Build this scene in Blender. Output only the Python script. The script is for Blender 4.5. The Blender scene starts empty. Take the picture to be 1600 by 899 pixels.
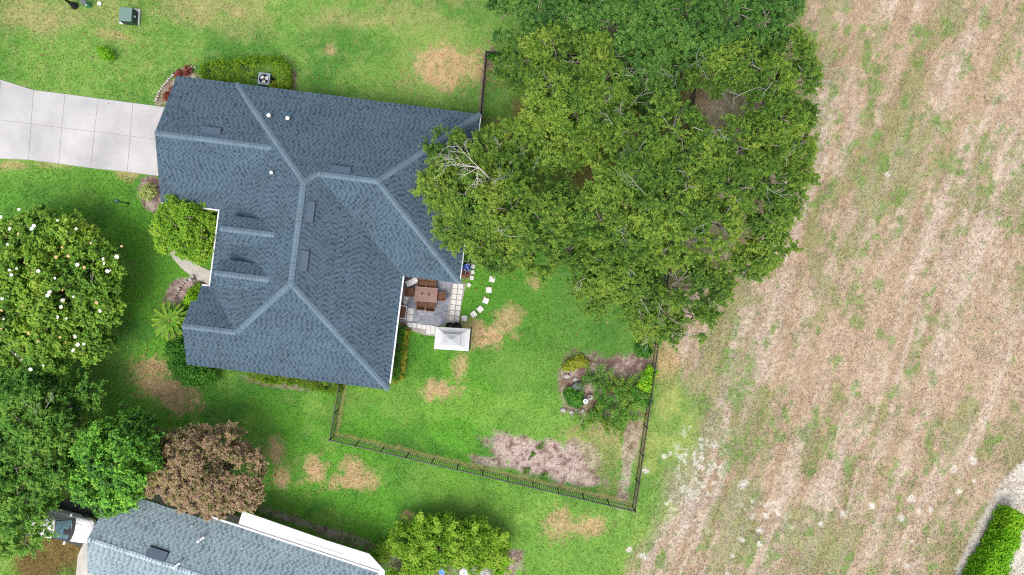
import bpy, math, random
import numpy as np
R = math.radians
C = bpy.context.scene.collection
scn = bpy.context.scene
# ------------------------------------------------------------------ camera, sky, sun, exposure
H = 48.5                      # drone height above the lawn
GW = 72.75                    # metres of ground across the picture
cam_d = bpy.data.cameras.new('camera'); cam_d.lens = 24; cam_d.sensor_width = 36
cam_d.clip_start = 0.5; cam_d.clip_end = 6000
cam = bpy.data.objects.new('camera', cam_d); C.objects.link(cam)
cam.location = (0, 0, H); scn.camera = cam
SUN_EL, SUN_AZ = 64.0, 205.0  # azimuth the light comes FROM, clockwise from +Y (picture up)
w = bpy.data.worlds.new('World'); scn.world = w; w.use_nodes = True
wn = w.node_tree.nodes; wl = w.node_tree.links
sky = wn.new('ShaderNodeTexSky'); sky.sky_type = 'NISHITA'; sky.sun_disc = False
sky.sun_elevation = R(SUN_EL); sky.sun_rotation = R(SUN_AZ); sky.dust_density = 4.0; sky.air_density = 1.0
hs = wn.new('ShaderNodeHueSaturation'); hs.inputs['Saturation'].default_value = 0.45   # thin overcast, not a deep blue sky
wl.new(sky.outputs[0], hs.inputs['Color']); wl.new(hs.outputs[0], wn['Background'].inputs[0])
wn['Background'].inputs[1].default_value = 0.15
sd = bpy.data.lights.new('sun', 'SUN'); sd.energy = 0.95; sd.angle = R(32); sd.color = (1.0, 0.95, 0.87)
so = bpy.data.objects.new('sun', sd); C.objects.link(so)
so.rotation_euler = (R(90 - SUN_EL), 0, R(180 - SUN_AZ))
scn.cycles.use_denoising = False; scn.cycles.filter_width = 1.15
scn.view_settings.view_transform = 'Standard'; scn.view_settings.look = 'None'
scn.view_settings.exposure = 1.11; scn.view_settings.gamma = 1; scn.view_settings.use_curve_mapping = False

# ------------------------------------------------------------------ helpers
def P(px, py, z=0.0):
    s = GW / 1600 * (H - z) / H
    return ((px - 800) * s, -(py - 449.5) * s, z)
def ppm(z): return 22.0 * H / (H - z)
def lin(c):
    c = np.asarray(c, float) / 255.0
    return np.where(c <= 0.04045, c / 12.92, ((c + 0.055) / 1.055) ** 2.4)
def col(r, g, b, k=1.0):
    l = lin((r, g, b)) * k
    return (float(l[0]), float(l[1]), float(l[2]), 1.0)
def thing(name, label, cat, loc=(0, 0, 0), rz=0.0, group=None):
    o = bpy.data.objects.new(name, None); C.objects.link(o)
    o.location = loc; o.rotation_euler = (0, 0, rz); o.empty_display_size = 0.2
    o['label'] = label; o['category'] = cat
    if group: o['group'] = group
    return o
def tag(o, label, cat, group=None):
    o['label'] = label; o['category'] = cat
    if group: o['group'] = group
    return o
class MB:
    def __init__(s): s.v = []; s.f = []; s.m = []; s.uv = []; s.smooth = []
    def add(s, verts, faces, mat=0, uvs=None, smooth=False):
        b = len(s.v); s.v += [tuple(map(float, p)) for p in verts]
        for i, f in enumerate(faces):
            s.f.append([b + k for k in f]); s.m.append(mat); s.smooth.append(smooth)
            s.uv.append(uvs[i] if uvs else [(verts[k][0], verts[k][1]) for k in f])
    def box(s, c, d, rz=0.0, mat=0, tilt=None):
        hx, hy, hz = d[0] / 2, d[1] / 2, d[2] / 2
        cr, sr = math.cos(rz), math.sin(rz); vs = []
        for z in (-hz, hz):
            for x, y in ((-hx, -hy), (hx, -hy), (hx, hy), (-hx, hy)):
                q = (x, y, z)
                if tilt is not None: q = tilt(q)
                vs.append((c[0] + q[0] * cr - q[1] * sr, c[1] + q[0] * sr + q[1] * cr, c[2] + q[2]))
        s.add(vs, [(3, 2, 1, 0), (4, 5, 6, 7), (0, 1, 5, 4), (1, 2, 6, 5), (2, 3, 7, 6), (3, 0, 4, 7)], mat)
    def prism(s, poly, z0, z1, mat=0):
        n = len(poly)
        a = sum(poly[i][0] * poly[(i + 1) % n][1] - poly[(i + 1) % n][0] * poly[i][1] for i in range(n))
        if a < 0: poly = poly[::-1]
        vs = [(p[0], p[1], z0) for p in poly] + [(p[0], p[1], z1) for p in poly]
        s.add(vs, [tuple(range(n - 1, -1, -1)), tuple(range(n, 2 * n))] +
              [(i, (i + 1) % n, n + (i + 1) % n, n + i) for i in range(n)], mat)
    def bar(s, a, b, w, h=None, mat=0):
        a = np.array(a, float); b = np.array(b, float); h = h or w
        d = b - a; L = np.linalg.norm(d); d /= L
        up = np.array((0, 0, 1.0)) if abs(d[2]) < .95 else np.array((1.0, 0, 0))
        x = np.cross(d, up); x /= np.linalg.norm(x); y = np.cross(x, d)
        vs = []
        for q in (a, b):
            for i, j in ((-1, -1), (1, -1), (1, 1), (-1, 1)): vs.append(q + x * i * w / 2 + y * j * h / 2)
        s.add(vs, [(0, 1, 2, 3), (7, 6, 5, 4), (4, 5, 1, 0), (5, 6, 2, 1), (6, 7, 3, 2), (7, 4, 0, 3)], mat)
    def tube(s, pts, rad, n=6, mat=0, cap=True):
        pts = [np.array(p, float) for p in pts]; rings = []
        for i, p in enumerate(pts):
            d = pts[min(i + 1, len(pts) - 1)] - pts[max(i - 1, 0)]; d /= max(np.linalg.norm(d), 1e-6)
            up = np.array((0, 0, 1.0)) if abs(d[2]) < .9 else np.array((1.0, 0, 0))
            x = np.cross(d, up); x /= np.linalg.norm(x); y = np.cross(x, d)
            r = rad[i] if hasattr(rad, '__len__') else rad
            rings.append([p + r * (math.cos(2 * math.pi * k / n) * x + math.sin(2 * math.pi * k / n) * y) for k in range(n)])
        vs = [q for r in rings for q in r]; fs = []
        for i in range(len(pts) - 1):
            for k in range(n):
                fs.append((i * n + (k + 1) % n, i * n + k, (i + 1) * n + k, (i + 1) * n + (k + 1) % n))
        if cap: fs += [tuple(range(n)), tuple(range(len(vs) - 1, len(vs) - n - 1, -1))]
        s.add(vs, fs, mat, smooth=True)
    def lathe(s, c, prof, n=20, mat=0):
        vs = [(c[0] + r * math.cos(2 * math.pi * k / n), c[1] + r * math.sin(2 * math.pi * k / n), c[2] + z) for r, z in prof for k in range(n)]
        fs = [(i * n + k, i * n + (k + 1) % n, (i + 1) * n + (k + 1) % n, (i + 1) * n + k) for i in range(len(prof) - 1) for k in range(n)]
        if prof[0][0] > 1e-4: fs.append(tuple(range(n - 1, -1, -1)))
        if prof[-1][0] > 1e-4: fs.append(tuple(range(len(vs) - n, len(vs))))
        s.add(vs, fs, mat, smooth=True)
def obj(name, mb, mats, parent=None, world=True, bevel=0.0):
    if not isinstance(mats, (list, tuple)): mats = [mats]
    me = bpy.data.meshes.new(name)
    off = np.array(parent.matrix_world.translation if False else (parent_loc(parent) if (parent and world) else (0, 0, 0)))
    me.from_pydata([tuple(np.array(p) - off) for p in mb.v], [], mb.f)
    uvl = me.uv_layers.new(name='UVMap')
    flat = [c for f in mb.uv for p in f for c in p]
    uvl.data.foreach_set('uv', flat)
    me.polygons.foreach_set('material_index', mb.m); me.polygons.foreach_set('use_smooth', mb.smooth)
    for m in mats: me.materials.append(m)
    me.update()
    o = bpy.data.objects.new(name, me); C.objects.link(o)
    if parent: o.parent = parent
    if bevel:
        b = o.modifiers.new('bevel', 'BEVEL'); b.width = bevel; b.segments = 2; b.limit_method = 'ANGLE'
    return o
def parent_loc(p):
    v = np.zeros(3)
    while p is not None: v += np.array(p.location); p = p.parent
    return v
def struct(o): o['kind'] = 'structure'; return o
def copy_tree(o, parent=None):
    c = o.copy(); C.objects.link(c)
    if parent: c.parent = parent
    for ch in list(o.children): copy_tree(ch, c)
    return c

# ------------------------------------------------------------------ numpy noise
def _h(ix, iy, seed):
    ix = ix.astype(np.int64); iy = iy.astype(np.int64)
    n = (ix * 374761393 + iy * 668265263 + seed * 974711) & 0x7fffffff
    n = ((n ^ (n >> 13)) * 1274126177) & 0x7fffffff
    n = ((n ^ (n >> 15)) * 83492791) & 0x7fffffff
    return ((n ^ (n >> 16)) & 0xffff) / 65535.0
def vnoise(x, y, seed):
    ix = np.floor(x); iy = np.floor(y); fx = x - ix; fy = y - iy
    fx = fx * fx * (3 - 2 * fx); fy = fy * fy * (3 - 2 * fy)
    a = _h(ix, iy, seed); b = _h(ix + 1, iy, seed); c = _h(ix, iy + 1, seed); d = _h(ix + 1, iy + 1, seed)
    return (a * (1 - fx) + b * fx) * (1 - fy) + (c * (1 - fx) + d * fx) * fy
def fbm(x, y, sc, seed=0, oc=4, gain=.55):
    r = 0; amp = 1; tot = 0; f = 1 / sc
    for i in range(oc):
        r = r + amp * vnoise(x * f + 17.3 * i, y * f - 9.1 * i, seed + i * 7); tot += amp; amp *= gain; f *= 2.03
    return r / tot
def sst(a, b, x):
    t = np.clip((x - a) / (b - a), 0, 1); return t * t * (3 - 2 * t)

# ------------------------------------------------------------------ materials
def mat(name, base, rough=.7, spec=.3, metal=0.0, noise=0.0, nscale=6.0, bump=0.0, bscale=40.0):
    m = bpy.data.materials.new(name); m.use_nodes = True; nt = m.node_tree; b = nt.nodes['Principled BSDF']
    b.inputs['Base Color'].default_value = base; b.inputs['Roughness'].default_value = rough
    b.inputs['Specular IOR Level'].default_value = spec; b.inputs['Metallic'].default_value = metal
    if noise:
        tc = nt.nodes.new('ShaderNodeTexCoord'); n = nt.nodes.new('ShaderNodeTexNoise')
        n.inputs['Scale'].default_value = nscale; n.inputs['Detail'].default_value = 6
        nt.links.new(tc.outputs['Object'], n.inputs['Vector'])
        r = nt.nodes.new('ShaderNodeMapRange'); r.inputs[1].default_value = .3; r.inputs[2].default_value = .7
        r.inputs[3].default_value = 1 - noise; r.inputs[4].default_value = 1 + noise
        nt.links.new(n.outputs['Fac'], r.inputs[0])
        mx = nt.nodes.new('ShaderNodeVectorMath'); mx.operation = 'SCALE'; mx.inputs[0].default_value = base[:3]
        nt.links.new(r.outputs[0], mx.inputs['Scale']); nt.links.new(mx.outputs[0], b.inputs['Base Color'])
    if bump:
        tc = nt.nodes.new('ShaderNodeTexCoord'); n = nt.nodes.new('ShaderNodeTexNoise'); n.inputs['Scale'].default_value = bscale
        nt.links.new(tc.outputs['Object'], n.inputs['Vector'])
        bp = nt.nodes.new('ShaderNodeBump'); bp.inputs['Strength'].default_value = bump; bp.inputs['Distance'].default_value = .02
        nt.links.new(n.outputs['Fac'], bp.inputs['Height']); nt.links.new(bp.outputs[0], b.inputs['Normal'])
    return m
def ramp_mat(name, stops, rough=.6, trans=.44, spec=.2):
    """leaf material: per-leaf random 'tint' picks a colour"""
    m = bpy.data.materials.new(name); m.use_nodes = True; nt = m.node_tree; b = nt.nodes['Principled BSDF']
    a = nt.nodes.new('ShaderNodeAttribute'); a.attribute_name = 'tint'
    r = nt.nodes.new('ShaderNodeValToRGB'); e = r.color_ramp.elements
    for i, (p, c) in enumerate(stops):
        q = e[i] if i < 2 else e.new(p)
        q.position = p; q.color = c
    nt.links.new(a.outputs['Fac'], r.inputs[0]); nt.links.new(r.outputs[0], b.inputs['Base Color'])
    b.inputs['Roughness'].default_value = rough; b.inputs['Specular IOR Level'].default_value = spec
    t = nt.nodes.new('ShaderNodeBsdfTranslucent'); nt.links.new(r.outputs[0], t.inputs[0])
    mx = nt.nodes.new('ShaderNodeMixShader'); mx.inputs[0].default_value = trans
    nt.links.new(b.outputs[0], mx.inputs[1]); nt.links.new(t.outputs[0], mx.inputs[2])
    nt.links.new(mx.outputs[0], nt.nodes['Material Output'].inputs[0])
    return m
def shingle_mat(name, dark, light, bw=.33, rh=.142, strength=1.0):
    """laminated shingles: every course carries staggered dark tabs of uneven length"""
    m = bpy.data.materials.new(name); m.use_nodes = True; nt = m.node_tree; b = nt.nodes['Principled BSDF']; L = nt.links.new
    def nd(op, a=None, c=None, d=None):
        n = nt.nodes.new('ShaderNodeMath'); n.operation = op
        for i, v in enumerate((a, c, d)):
            if v is None: continue
            if isinstance(v, (int, float)): n.inputs[i].default_value = v
            else: L(v, n.inputs[i])
        return n.outputs[0]
    def wn2(a, c):
        cb = nt.nodes.new('ShaderNodeCombineXYZ'); L(a, cb.inputs[0]); L(c, cb.inputs[1])
        w_ = nt.nodes.new('ShaderNodeTexWhiteNoise'); w_.noise_dimensions = '2D'; L(cb.outputs[0], w_.inputs['Vector']); return w_.outputs['Value']
    uv = nt.nodes.new('ShaderNodeUVMap'); uv.uv_map = 'UVMap'; sp = nt.nodes.new('ShaderNodeSeparateXYZ'); L(uv.outputs[0], sp.inputs[0])
    y = nd('DIVIDE', sp.outputs[1], rh); row = nd('FLOOR', y); fy = nd('FRACT', y)
    rw = nt.nodes.new('ShaderNodeTexWhiteNoise'); rw.noise_dimensions = '1D'; L(row, rw.inputs['W'])
    x = nd('ADD', nd('DIVIDE', sp.outputs[0], bw), nd('MULTIPLY', rw.outputs['Value'], 7.0)); cell = nd('FLOOR', x); fx = nd('FRACT', x)
    h = wn2(cell, row); h2 = wn2(nd('ADD', cell, 31.7), row)
    tab = nd('LESS_THAN', fx, nd('MULTIPLY_ADD', h, .55, .15))
    tone = nd('MULTIPLY', tab, nd('MULTIPLY_ADD', h2, .6, .4))
    gap = nd('LESS_THAN', fy, .10)  # shadow line along each course, put into the shingle colour
    mix = nt.nodes.new('ShaderNodeMix'); mix.data_type = 'RGBA'; mix.inputs['A'].default_value = light; mix.inputs['B'].default_value = dark; L(nd('MAXIMUM', tone, nd('MULTIPLY', gap, .7)), mix.inputs['Factor'])
    def mod(scale, lo, hi, det=5):
        n = nt.nodes.new('ShaderNodeTexNoise'); n.inputs['Scale'].default_value = scale; n.inputs['Detail'].default_value = det; L(uv.outputs[0], n.inputs['Vector'])
        r_ = nt.nodes.new('ShaderNodeMapRange'); r_.inputs[1].default_value = .3; r_.inputs[2].default_value = .7; r_.inputs[3].default_value = lo; r_.inputs[4].default_value = hi; L(n.outputs['Fac'], r_.inputs[0]); return r_.outputs[0]
    k = nd('MULTIPLY', nd('MULTIPLY', mod(.45, .90, 1.10), mod(24, .82, 1.18, 3)), nd('MULTIPLY_ADD', rw.outputs['Value'], .10, .95))
    sc = nt.nodes.new('ShaderNodeVectorMath'); sc.operation = 'SCALE'; L(mix.outputs['Result'], sc.inputs[0]); L(k, sc.inputs['Scale'])
    L(sc.outputs[0], b.inputs['Base Color']); b.inputs['Roughness'].default_value = .9; b.inputs['Specular IOR Level'].default_value = .15
    bp = nt.nodes.new('ShaderNodeBump'); bp.inputs['Strength'].default_value = .4 * strength; bp.inputs['Distance'].default_value = .01
    L(nd('SUBTRACT', nd('MULTIPLY', fy, -.6), tab), bp.inputs['Height']); L(bp.outputs[0], b.inputs['Normal'])
    return m
K = 0.62   # photo value -> base colour
M = {}
M['shingle'] = shingle_mat('shingle', col(57, 75, 89, K), col(88, 108, 122, K))
M['cap'] = shingle_mat('ridge shingle', col(96, 116, 130, K), col(112, 132, 146, K), bw=.22, rh=2.0)
M['shingle2'] = shingle_mat('pale shingle', col(106, 125, 135, K), col(152, 170, 177, K), bw=.36, rh=.155)
M['cap2'] = shingle_mat('pale ridge shingle', col(120, 140, 154, K), col(190, 204, 210, K), bw=.22, rh=2.0)
M['white'] = mat('white paint', (.60, .60, .59, 1), .5, noise=.04)
M['gutter'] = mat('white aluminium', (.50, .50, .51, 1), .45, noise=.06, nscale=3)
M['stucco'] = mat('stucco', (.52, .47, .40, 1), .9, noise=.06, bump=.3)
M['soffit'] = mat('soffit', (.55, .54, .52, 1), .8)
M['glass'] = mat('window glass', (.03, .05, .06, 1), .06, spec=.8)
M['vent'] = mat('vent grey', col(74, 90, 108, K), .6, noise=.08)
M['ventdark'] = mat('shaded vent opening', (.02, .022, .026, 1), .8)
M['pipe'] = mat('white pipe', (.8, .8, .8, 1), .4)
M['lead'] = mat('pipe boot', (.08, .09, .1, 1), .6)
M['concrete'] = mat('concrete', (.50, .485, .48, 1), .85, noise=.10, nscale=.9, bump=.15, bscale=60)
M['joint'] = mat('joint', (.24, .225, .205, 1), .95, noise=.3, nscale=5)
M['walk'] = mat('walk concrete', (.36, .335, .30, 1), .9, noise=.12, nscale=2)
M['paver'] = mat('cast paver', (.46, .448, .43, 1), .85, noise=.18, nscale=9)
M['black'] = mat('black metal', (.012, .012, .014, 1), .4, noise=.2)
M['bark'] = mat('bark', (.17, .145, .125, 1), .95, noise=.35, nscale=5, bump=.5, bscale=18)
M['twig'] = mat('lichen twig', (.29, .27, .255, 1), .9, noise=.25, nscale=8)
M['deadwood'] = mat('dead wood', (.42, .385, .36, 1), .9, noise=.2, nscale=8)
M['wood'] = mat('table wood', col(150, 118, 108, K), .6, noise=.12, nscale=14)
M['wicker'] = mat('wicker', col(128, 92, 66, K), .8, noise=.3, nscale=30, bump=.6, bscale=70)
M['cushion'] = mat('brown cushion', col(112, 80, 60, K), .9, noise=.15, nscale=20)
M['canvas'] = mat('white canvas', (.43, .43, .43, 1), .8, noise=.05, nscale=2)
M['mesh'] = mat('grey netting', (.30, .315, .32, 1), .8)
M['blue'] = mat('blue glaze', (.03, .09, .42, 1), .25, spec=.6)
M['green_metal'] = mat('green enamel', col(110, 140, 130, K), .5, noise=.06)
M['shaded_green'] = mat('shaded green enamel', col(50, 74, 68, K), .5, noise=.06)  # transformer sides: their shade is put into the green
M['soil'] = mat('soil', (.09, .065, .05, 1), .95, noise=.3)
M['rock'] = mat('rock', (.30, .28, .26, 1), .9, noise=.25, nscale=7, bump=.6, bscale=12)
M['slate'] = mat('slate boulder', (.12, .13, .145, 1), .8, noise=.25, nscale=7, bump=.6, bscale=12)
M['petal'] = mat('white petal', (.70, .69, .62, 1), .6)
M['oldpetal'] = mat('fading petal', (.55, .34, .17, 1), .7)

# ------------------------------------------------------------------ ground: one sheet, colours of turf, straw, mulch and sand
PAL = {k: lin(v) * K for k, v in dict(
    mid=(114, 156, 72), vivid=(98, 156, 54), yellow=(152, 176, 90), deep=(74, 128, 52), dry=(196, 166, 126), straw=(170, 160, 112),
    mulch=(188, 168, 160), mulchd=(138, 112, 104), ftan=(192, 170, 146), flight=(214, 201, 187), fbrown=(170, 147, 118), fgreen=(128, 142, 84),
    sand=(226, 220, 208), soilb=(120, 88, 62)).items()}
def mixc(a, b, t): return a * (1 - t[..., None]) + b * t[..., None]
def ell(X, Y, cx, cy, rx, ry, ang, nz, amp=.8, soft=.35):
    c, s = math.cos(R(ang)), math.sin(R(ang)); dx = X - cx; dy = Y - cy
    d = np.sqrt(((dx * c + dy * s) / rx) ** 2 + ((-dx * s + dy * c) / ry) ** 2)
    return 1 - sst(1 - soft, 1 + soft, d + (nz - .5) * amp * 2)
def segdist(X, Y, pts):
    d = np.full(X.shape, 1e9)
    for (ax, ay), (bx, by) in zip(pts[:-1], pts[1:]):
        L2 = (bx - ax) ** 2 + (by - ay) ** 2
        t = np.clip(((X - ax) * (bx - ax) + (Y - ay) * (by - ay)) / L2, 0, 1)
        d = np.minimum(d, np.hypot(X - ax - t * (bx - ax), Y - ay - t * (by - ay)))
    return d
FENCE = [(751.5, 186), (760.5, 90), (1086, 104), (1023.5, 537), (988, 791), (521.5, 682), (536, 600)]
GRAVEL = [(1600, 722), (1580, 735), (1563, 760), (1545, 790), (1530, 812), (1516, 838), (1505, 862), (1493, 899)]
def ground_colour(xm, ym):
    X = xm * 22.0 + 800; Y = 449.5 - ym * 22.0
    n1 = fbm(xm, ym, 6.0, 1); n2 = fbm(xm, ym, 1.6, 2); n3 = fbm(xm, ym, .45, 3, 3); n4 = fbm(xm, ym, .18, 4, 2); nb = fbm(xm, ym, 14, 5, 3)
    c = np.broadcast_to(PAL['mid'], X.shape + (3,)).copy()
    # lawn regions
    vivid = np.clip(sst(180, 320, Y) * sst(980, 760, X) , 0, 1)
    c = mixc(c, PAL['vivid'], vivid * (.55 + .45 * sst(.35, .6, n1)))
    nm = fbm(xm, ym, 3.4, 8, 4)
    c = mixc(c, PAL['deep'], sst(.47, .64, nm * .65 + n2 * .35) * .75)
    c = mixc(c, PAL['yellow'] * .45 + PAL['vivid'] * .62, sst(.52, .66, fbm(xm, ym, 2.8, 9, 4)) * .6 * sst(560, 640, Y + 90 * (n1 - .5)))
    deep_patch = ell(X, Y, 850, 490, 150, 110, 0, n1, .5, .4)  # deeper green ellipse in the back yard
    c = mixc(c, PAL['deep'] * .92, np.clip(deep_patch, 0, 1) * .40)
    ydry = sst(.52, .68, n2 * .6 + nb * .4) * (.26 + .12 * sst(230, 100, Y) * sst(820, 700, X) + .3 * sst(640, 760, Y))
    c = mixc(c, PAL['yellow'], np.clip(ydry, 0, 1))
    lime = .5 * ell(X, Y, 820, 620, 70, 90, 0, n1, .8, .5) + .55 * ell(X, Y, 860, 850, 170, 60, 0, n1, .8, .5) + .5 * ell(X, Y, 700, 760, 120, 40, 15, n1, .8, .5) + .4 * ell(X, Y, 120, 110, 120, 40, 15, n1, .8, .5) + .4 * ell(X, Y, 90, 290, 110, 30, 10, n1, .8, .5)
    c = mixc(c, PAL['yellow'] * .5 + PAL['vivid'] * .6, np.clip(lime * (.4 + .6 * sst(.35, .6, n2)), 0, 1))
    # mowing lines in the side yard
    ang = R(16); s_ = (-X * math.sin(ang) + Y * math.cos(ang)); st = .5 + .5 * np.sin(s_ / 21 * math.pi)
    c = c * (1 + .07 * (st - .5) * sst(600, 660, Y) * sst(900, 800, X))[..., None]
    # straw in NW lawn
    nw = sst(.54, .66, fbm(xm, ym, 2.6, 31)) * sst(75, 25, Y + 40 * (n2 - .5)) * sst(800, 650, X)
    c = mixc(c, PAL['dry'], nw * .26)
    edge_y = sst(.50, .62, n3) * .16 * sst(200, 120, Y)
    c = mixc(c, PAL['straw'], edge_y)
    # dead patches  (cx, cy, rx, ry, angle, strength)
    for cx, cy, rx, ry, a, k in ((697, 102, 52, 40, 10, .95), (516, 79, 10, 10, 0, .8), (80, 25, 60, 22, 5, .4), (300, 15, 60, 18, 0, .32), (370, 20, 20, 12, 0, .5),
        (180, 55, 40, 9, 15, .55), (255, 605, 48, 26, 30, 1.0), (268, 580, 24, 22, 0, .9), (230, 580, 34, 16, 10, .6), (430, 705, 13, 20, 0, .85), (440, 745, 13, 18, 0, .95),
        (490, 735, 19, 22, 20, .95), (549, 750, 34, 15, -3, .95), (552, 732, 16, 18, 0, .9), (638, 806, 9, 8, 0, .9), (690, 611, 22, 16, 5, .95), (718, 578, 10, 18, 0, .7),
        (790, 503, 22, 22, 0, .75), (758, 528, 26, 17, 10, .95), (740, 508, 22, 10, 5, .6), (872, 822, 20, 26, 20, .85), (922, 820, 22, 16, 0, .85), (20, 257, 22, 8, 0, .8), (80, 257, 30, 5, 5, .4),
        (945, 700, 60, 55, 0, .35), (835, 440, 16, 10, 70, .6), (1042, 640, 30, 120, 6, .5), (1045, 560, 26, 60, 5, .75), (955, 660, 50, 30, 0, .5), (200, 272, 16, 8, 10, .6), (545, 30, 60, 14, 0, .3)):
        m = ell(X, Y, cx, cy, rx, ry, a, .42 * n2 + .33 * n3 + .25 * n4, 1.9, .5)
        c = mixc(c, PAL['dry'] * (.86 + .3 * n3[..., None]), m * k * (.72 + .28 * sst(.36, .5, n3)))
    # mulch beds
    for cx, cy, rx, ry, a, k in ((800, 700, 46, 22, 10, .95), (850, 718, 52, 28, 12, .95), (895, 745, 48, 14, 8, .85), (765, 722, 30, 9, 12, .8), (905, 715, 40, 24, 0, .6), (955, 590, 56, 30, -10, .8), (985, 568, 34, 16, 0, .95), (915, 575, 30, 22, 20, .8), (930, 640, 42, 30, 0, .7), (895, 600, 20, 46, 0, .8),
        (985, 700, 12, 80, 8, .7), (285, 140, 26, 18, -35, .9), (255, 150, 10, 24, 30, .7), (236, 296, 18, 24, -20, 1.0), (240, 320, 14, 12, 0, .9), (285, 455, 34, 16, -40, 1.0), (315, 445, 20, 14, 0, 1.0), (728, 428, 12, 12, 0, .7), (457, 128, 7, 20, 0, .9),
        (300, 560, 18, 26, 0, .5), (455, 598, 72, 10, 7, .8), (622, 555, 12, 46, 8, .9), (700, 866, 84, 32, 0, .6), (545, 842, 50, 8, 17, .6), (475, 818, 46, 6, 19, .6), (420, 800, 36, 6, 22, .5), (790, 880, 26, 26, 0, .9), (775, 90, 18, 14, 0, .7), (640, 505, 10, 10, 0, .8), (268, 500, 24, 24, 0, .85)):
        m = ell(X, Y, cx, cy, rx, ry, a, .5 * n2 + .3 * n3 + .2 * n4, 1.15, .25)
        mm = mixc(np.broadcast_to(PAL['mulchd'], c.shape), PAL['mulch'] * (1.16 if cy > 690 and cx > 730 and cy < 760 else .95), sst(.26 if cy > 690 and cx > 730 else .36, .62, n3 * .55 + n4 * .45))
        c = mixc(c, mm, m * k)
    # trampled strip under the fence
    fd = segdist(X - 4, Y + 3, FENCE[3:]); c = mixc(c, PAL['dry'] * .92, sst(4.4, 1.4, fd + (n3 - .5) * 5) * .5)
    fd = segdist(X + 2, Y, FENCE[:3]); c = mixc(c, PAL['mulchd'], sst(5.5, 2.5, fd + (n3 - .5) * 4) * .7)
    # bare soil under the neighbour's oak and under the big oaks
    m = ell(X, Y, 70, 870, 62, 38, 0, n2, .7, .4) + ell(X, Y, 1000, 200, 200, 150, 0, n2, .8, .3) * .8 + ell(X, Y, 100, 710, 70, 50, 0, n2, .6, .3) * .7
    c = mixc(c, PAL['soilb'] * (.7 + .7 * n3[..., None]), np.clip(m, 0, 1) * .85)
    # ---- hay field to the east
    xb = np.interp(Y, [-4000, 90, 104, 540, 640, 700, 760, 800, 850, 899, 5000], [1120, 1092, 1086, 1032, 1085, 1085, 1055, 1045, 1005, 965, 700])
    f = sst(-24, 30, X - xb + (n1 - .5) * 60 + (n2 - .5) * 50 + (n3 - .5) * 24)
    th = R(12) + (np.clip(X, 1000, 1700) - 1000) / 600 * R(9) + np.clip(Y - 560, 0, 400) / 400 * R(9)
    wx = xm + 1.2 * (n1 - .5); a_ = xm * np.cos(th) + (-ym) * np.sin(th); t_ = -xm * np.sin(th) + (-ym) * np.cos(th)
    a_ = a_ + .8 * (fbm(xm, ym, 9, 44, 2) - .5)
    s1 = fbm(a_, t_ * .12, .75, 11, 3); s2 = fbm(a_, t_ * .15, .34, 12, 3); blot = fbm(xm, ym, 3.2, 13, 4); big = fbm(xm, ym, 8, 14, 3)
    fc = np.broadcast_to(PAL['ftan'], c.shape).copy()
    s3 = fbm(a_, t_ * .035, .55, 15, 2)
    fc = mixc(fc, PAL['fbrown'], sst(.42, .68, blot * .35 + n2 * .40 + big * .25) * .5)
    lt = s1 * .22 + s2 * .20 + s3 * .24 + n3 * .18 + big * .16
    fc = mixc(fc, PAL['flight'], sst(.45, .62, lt) * .52)
    fc = mixc(fc, PAL['fbrown'] * .95, sst(.48, .34, s1 * .5 + s3 * .5) * .34)
    bias = .10 * ell(X, Y, 1370, 170, 130, 170, 10, n1, .3, .6) + .10 * ell(X, Y, 1120, 620, 90, 140, 0, n1, .3, .6) + .10 * ell(X, Y, 1125, 835, 60, 40, 0, n1, .3, .6) + .08 * ell(X, Y, 1580, 290, 90, 70, 0, n1, .3, .6) - .08 * ell(X, Y, 1500, 470, 110, 120, 0, n1, .3, .6) - .05 * ell(X, Y, 1480, 80, 90, 90, 0, n1, .3, .6) + .04 * ell(X, Y, 1340, 860, 160, 50, 0, n1, .3, .6) + .05 * ell(X, Y, 1330, 690, 120, 60, 0, n1, .3, .6) + .06 * ell(X, Y, 1510, 670, 90, 40, -30, n1, .3, .6) + .05 * ell(X, Y, 1540, 760, 40, 80, 30, n1, .3, .6) + .06 * sst(70, 10, X - xb)
    gs1 = fbm(a_, t_ * .38, 1.5, 21, 4)
    gden = gs1 * .62 + big * .12 + n3 * .26
    g = sst(.49, .60, gden + bias * .8)
    gg = fbm(a_, t_ * .55, .9, 22, 3); g2 = sst(.60, .70, gg * .75 + n3 * .25 + bias * .75)
    fc = mixc(fc, mixc(np.broadcast_to(PAL['fgreen'], c.shape), PAL['straw'] * .9, .4 * sst(.45, .62, n4)), g * .74 * (.5 + .5 * sst(.35, .6, n4 * .6 + n3 * .4)))
    fc = mixc(fc, PAL['mid'] * .88, g2 * .70 * (.4 + .6 * sst(.38, .58, n4)))
    fine = fbm(a_ * 1.0, t_ * .45, .16, 23, 2)
    fc = fc * (.88 + .24 * n4[..., None]) * (.90 + .20 * fine[..., None])
    for (ax, ay), (bx_, by_) in (((1318, 700), (1288, 810)), ((1342, 730), (1322, 810)), ((1440, 470), (1400, 600))):
        fc = mixc(fc, PAL['flight'] * .97, sst(3.4, 1.2, segdist(X, Y, [(ax, ay), (bx_, by_)]) + (n3 - .5) * 3) * .5)
    # fringe between the fence and the field: rank yellow-green weeds
    fr = sst(0, 8, X - np.interp(Y, [-9999, 104, 537, 791, 899, 9999], [1086, 1086, 1024, 990, 975, 600])) * sst(560, 620, Y)
    c = mixc(c, mixc(np.broadcast_to(PAL['yellow'], c.shape), PAL['mid'], sst(.4, .6, n2)), fr * .7)
    c = mixc(c, fc, f)
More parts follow.
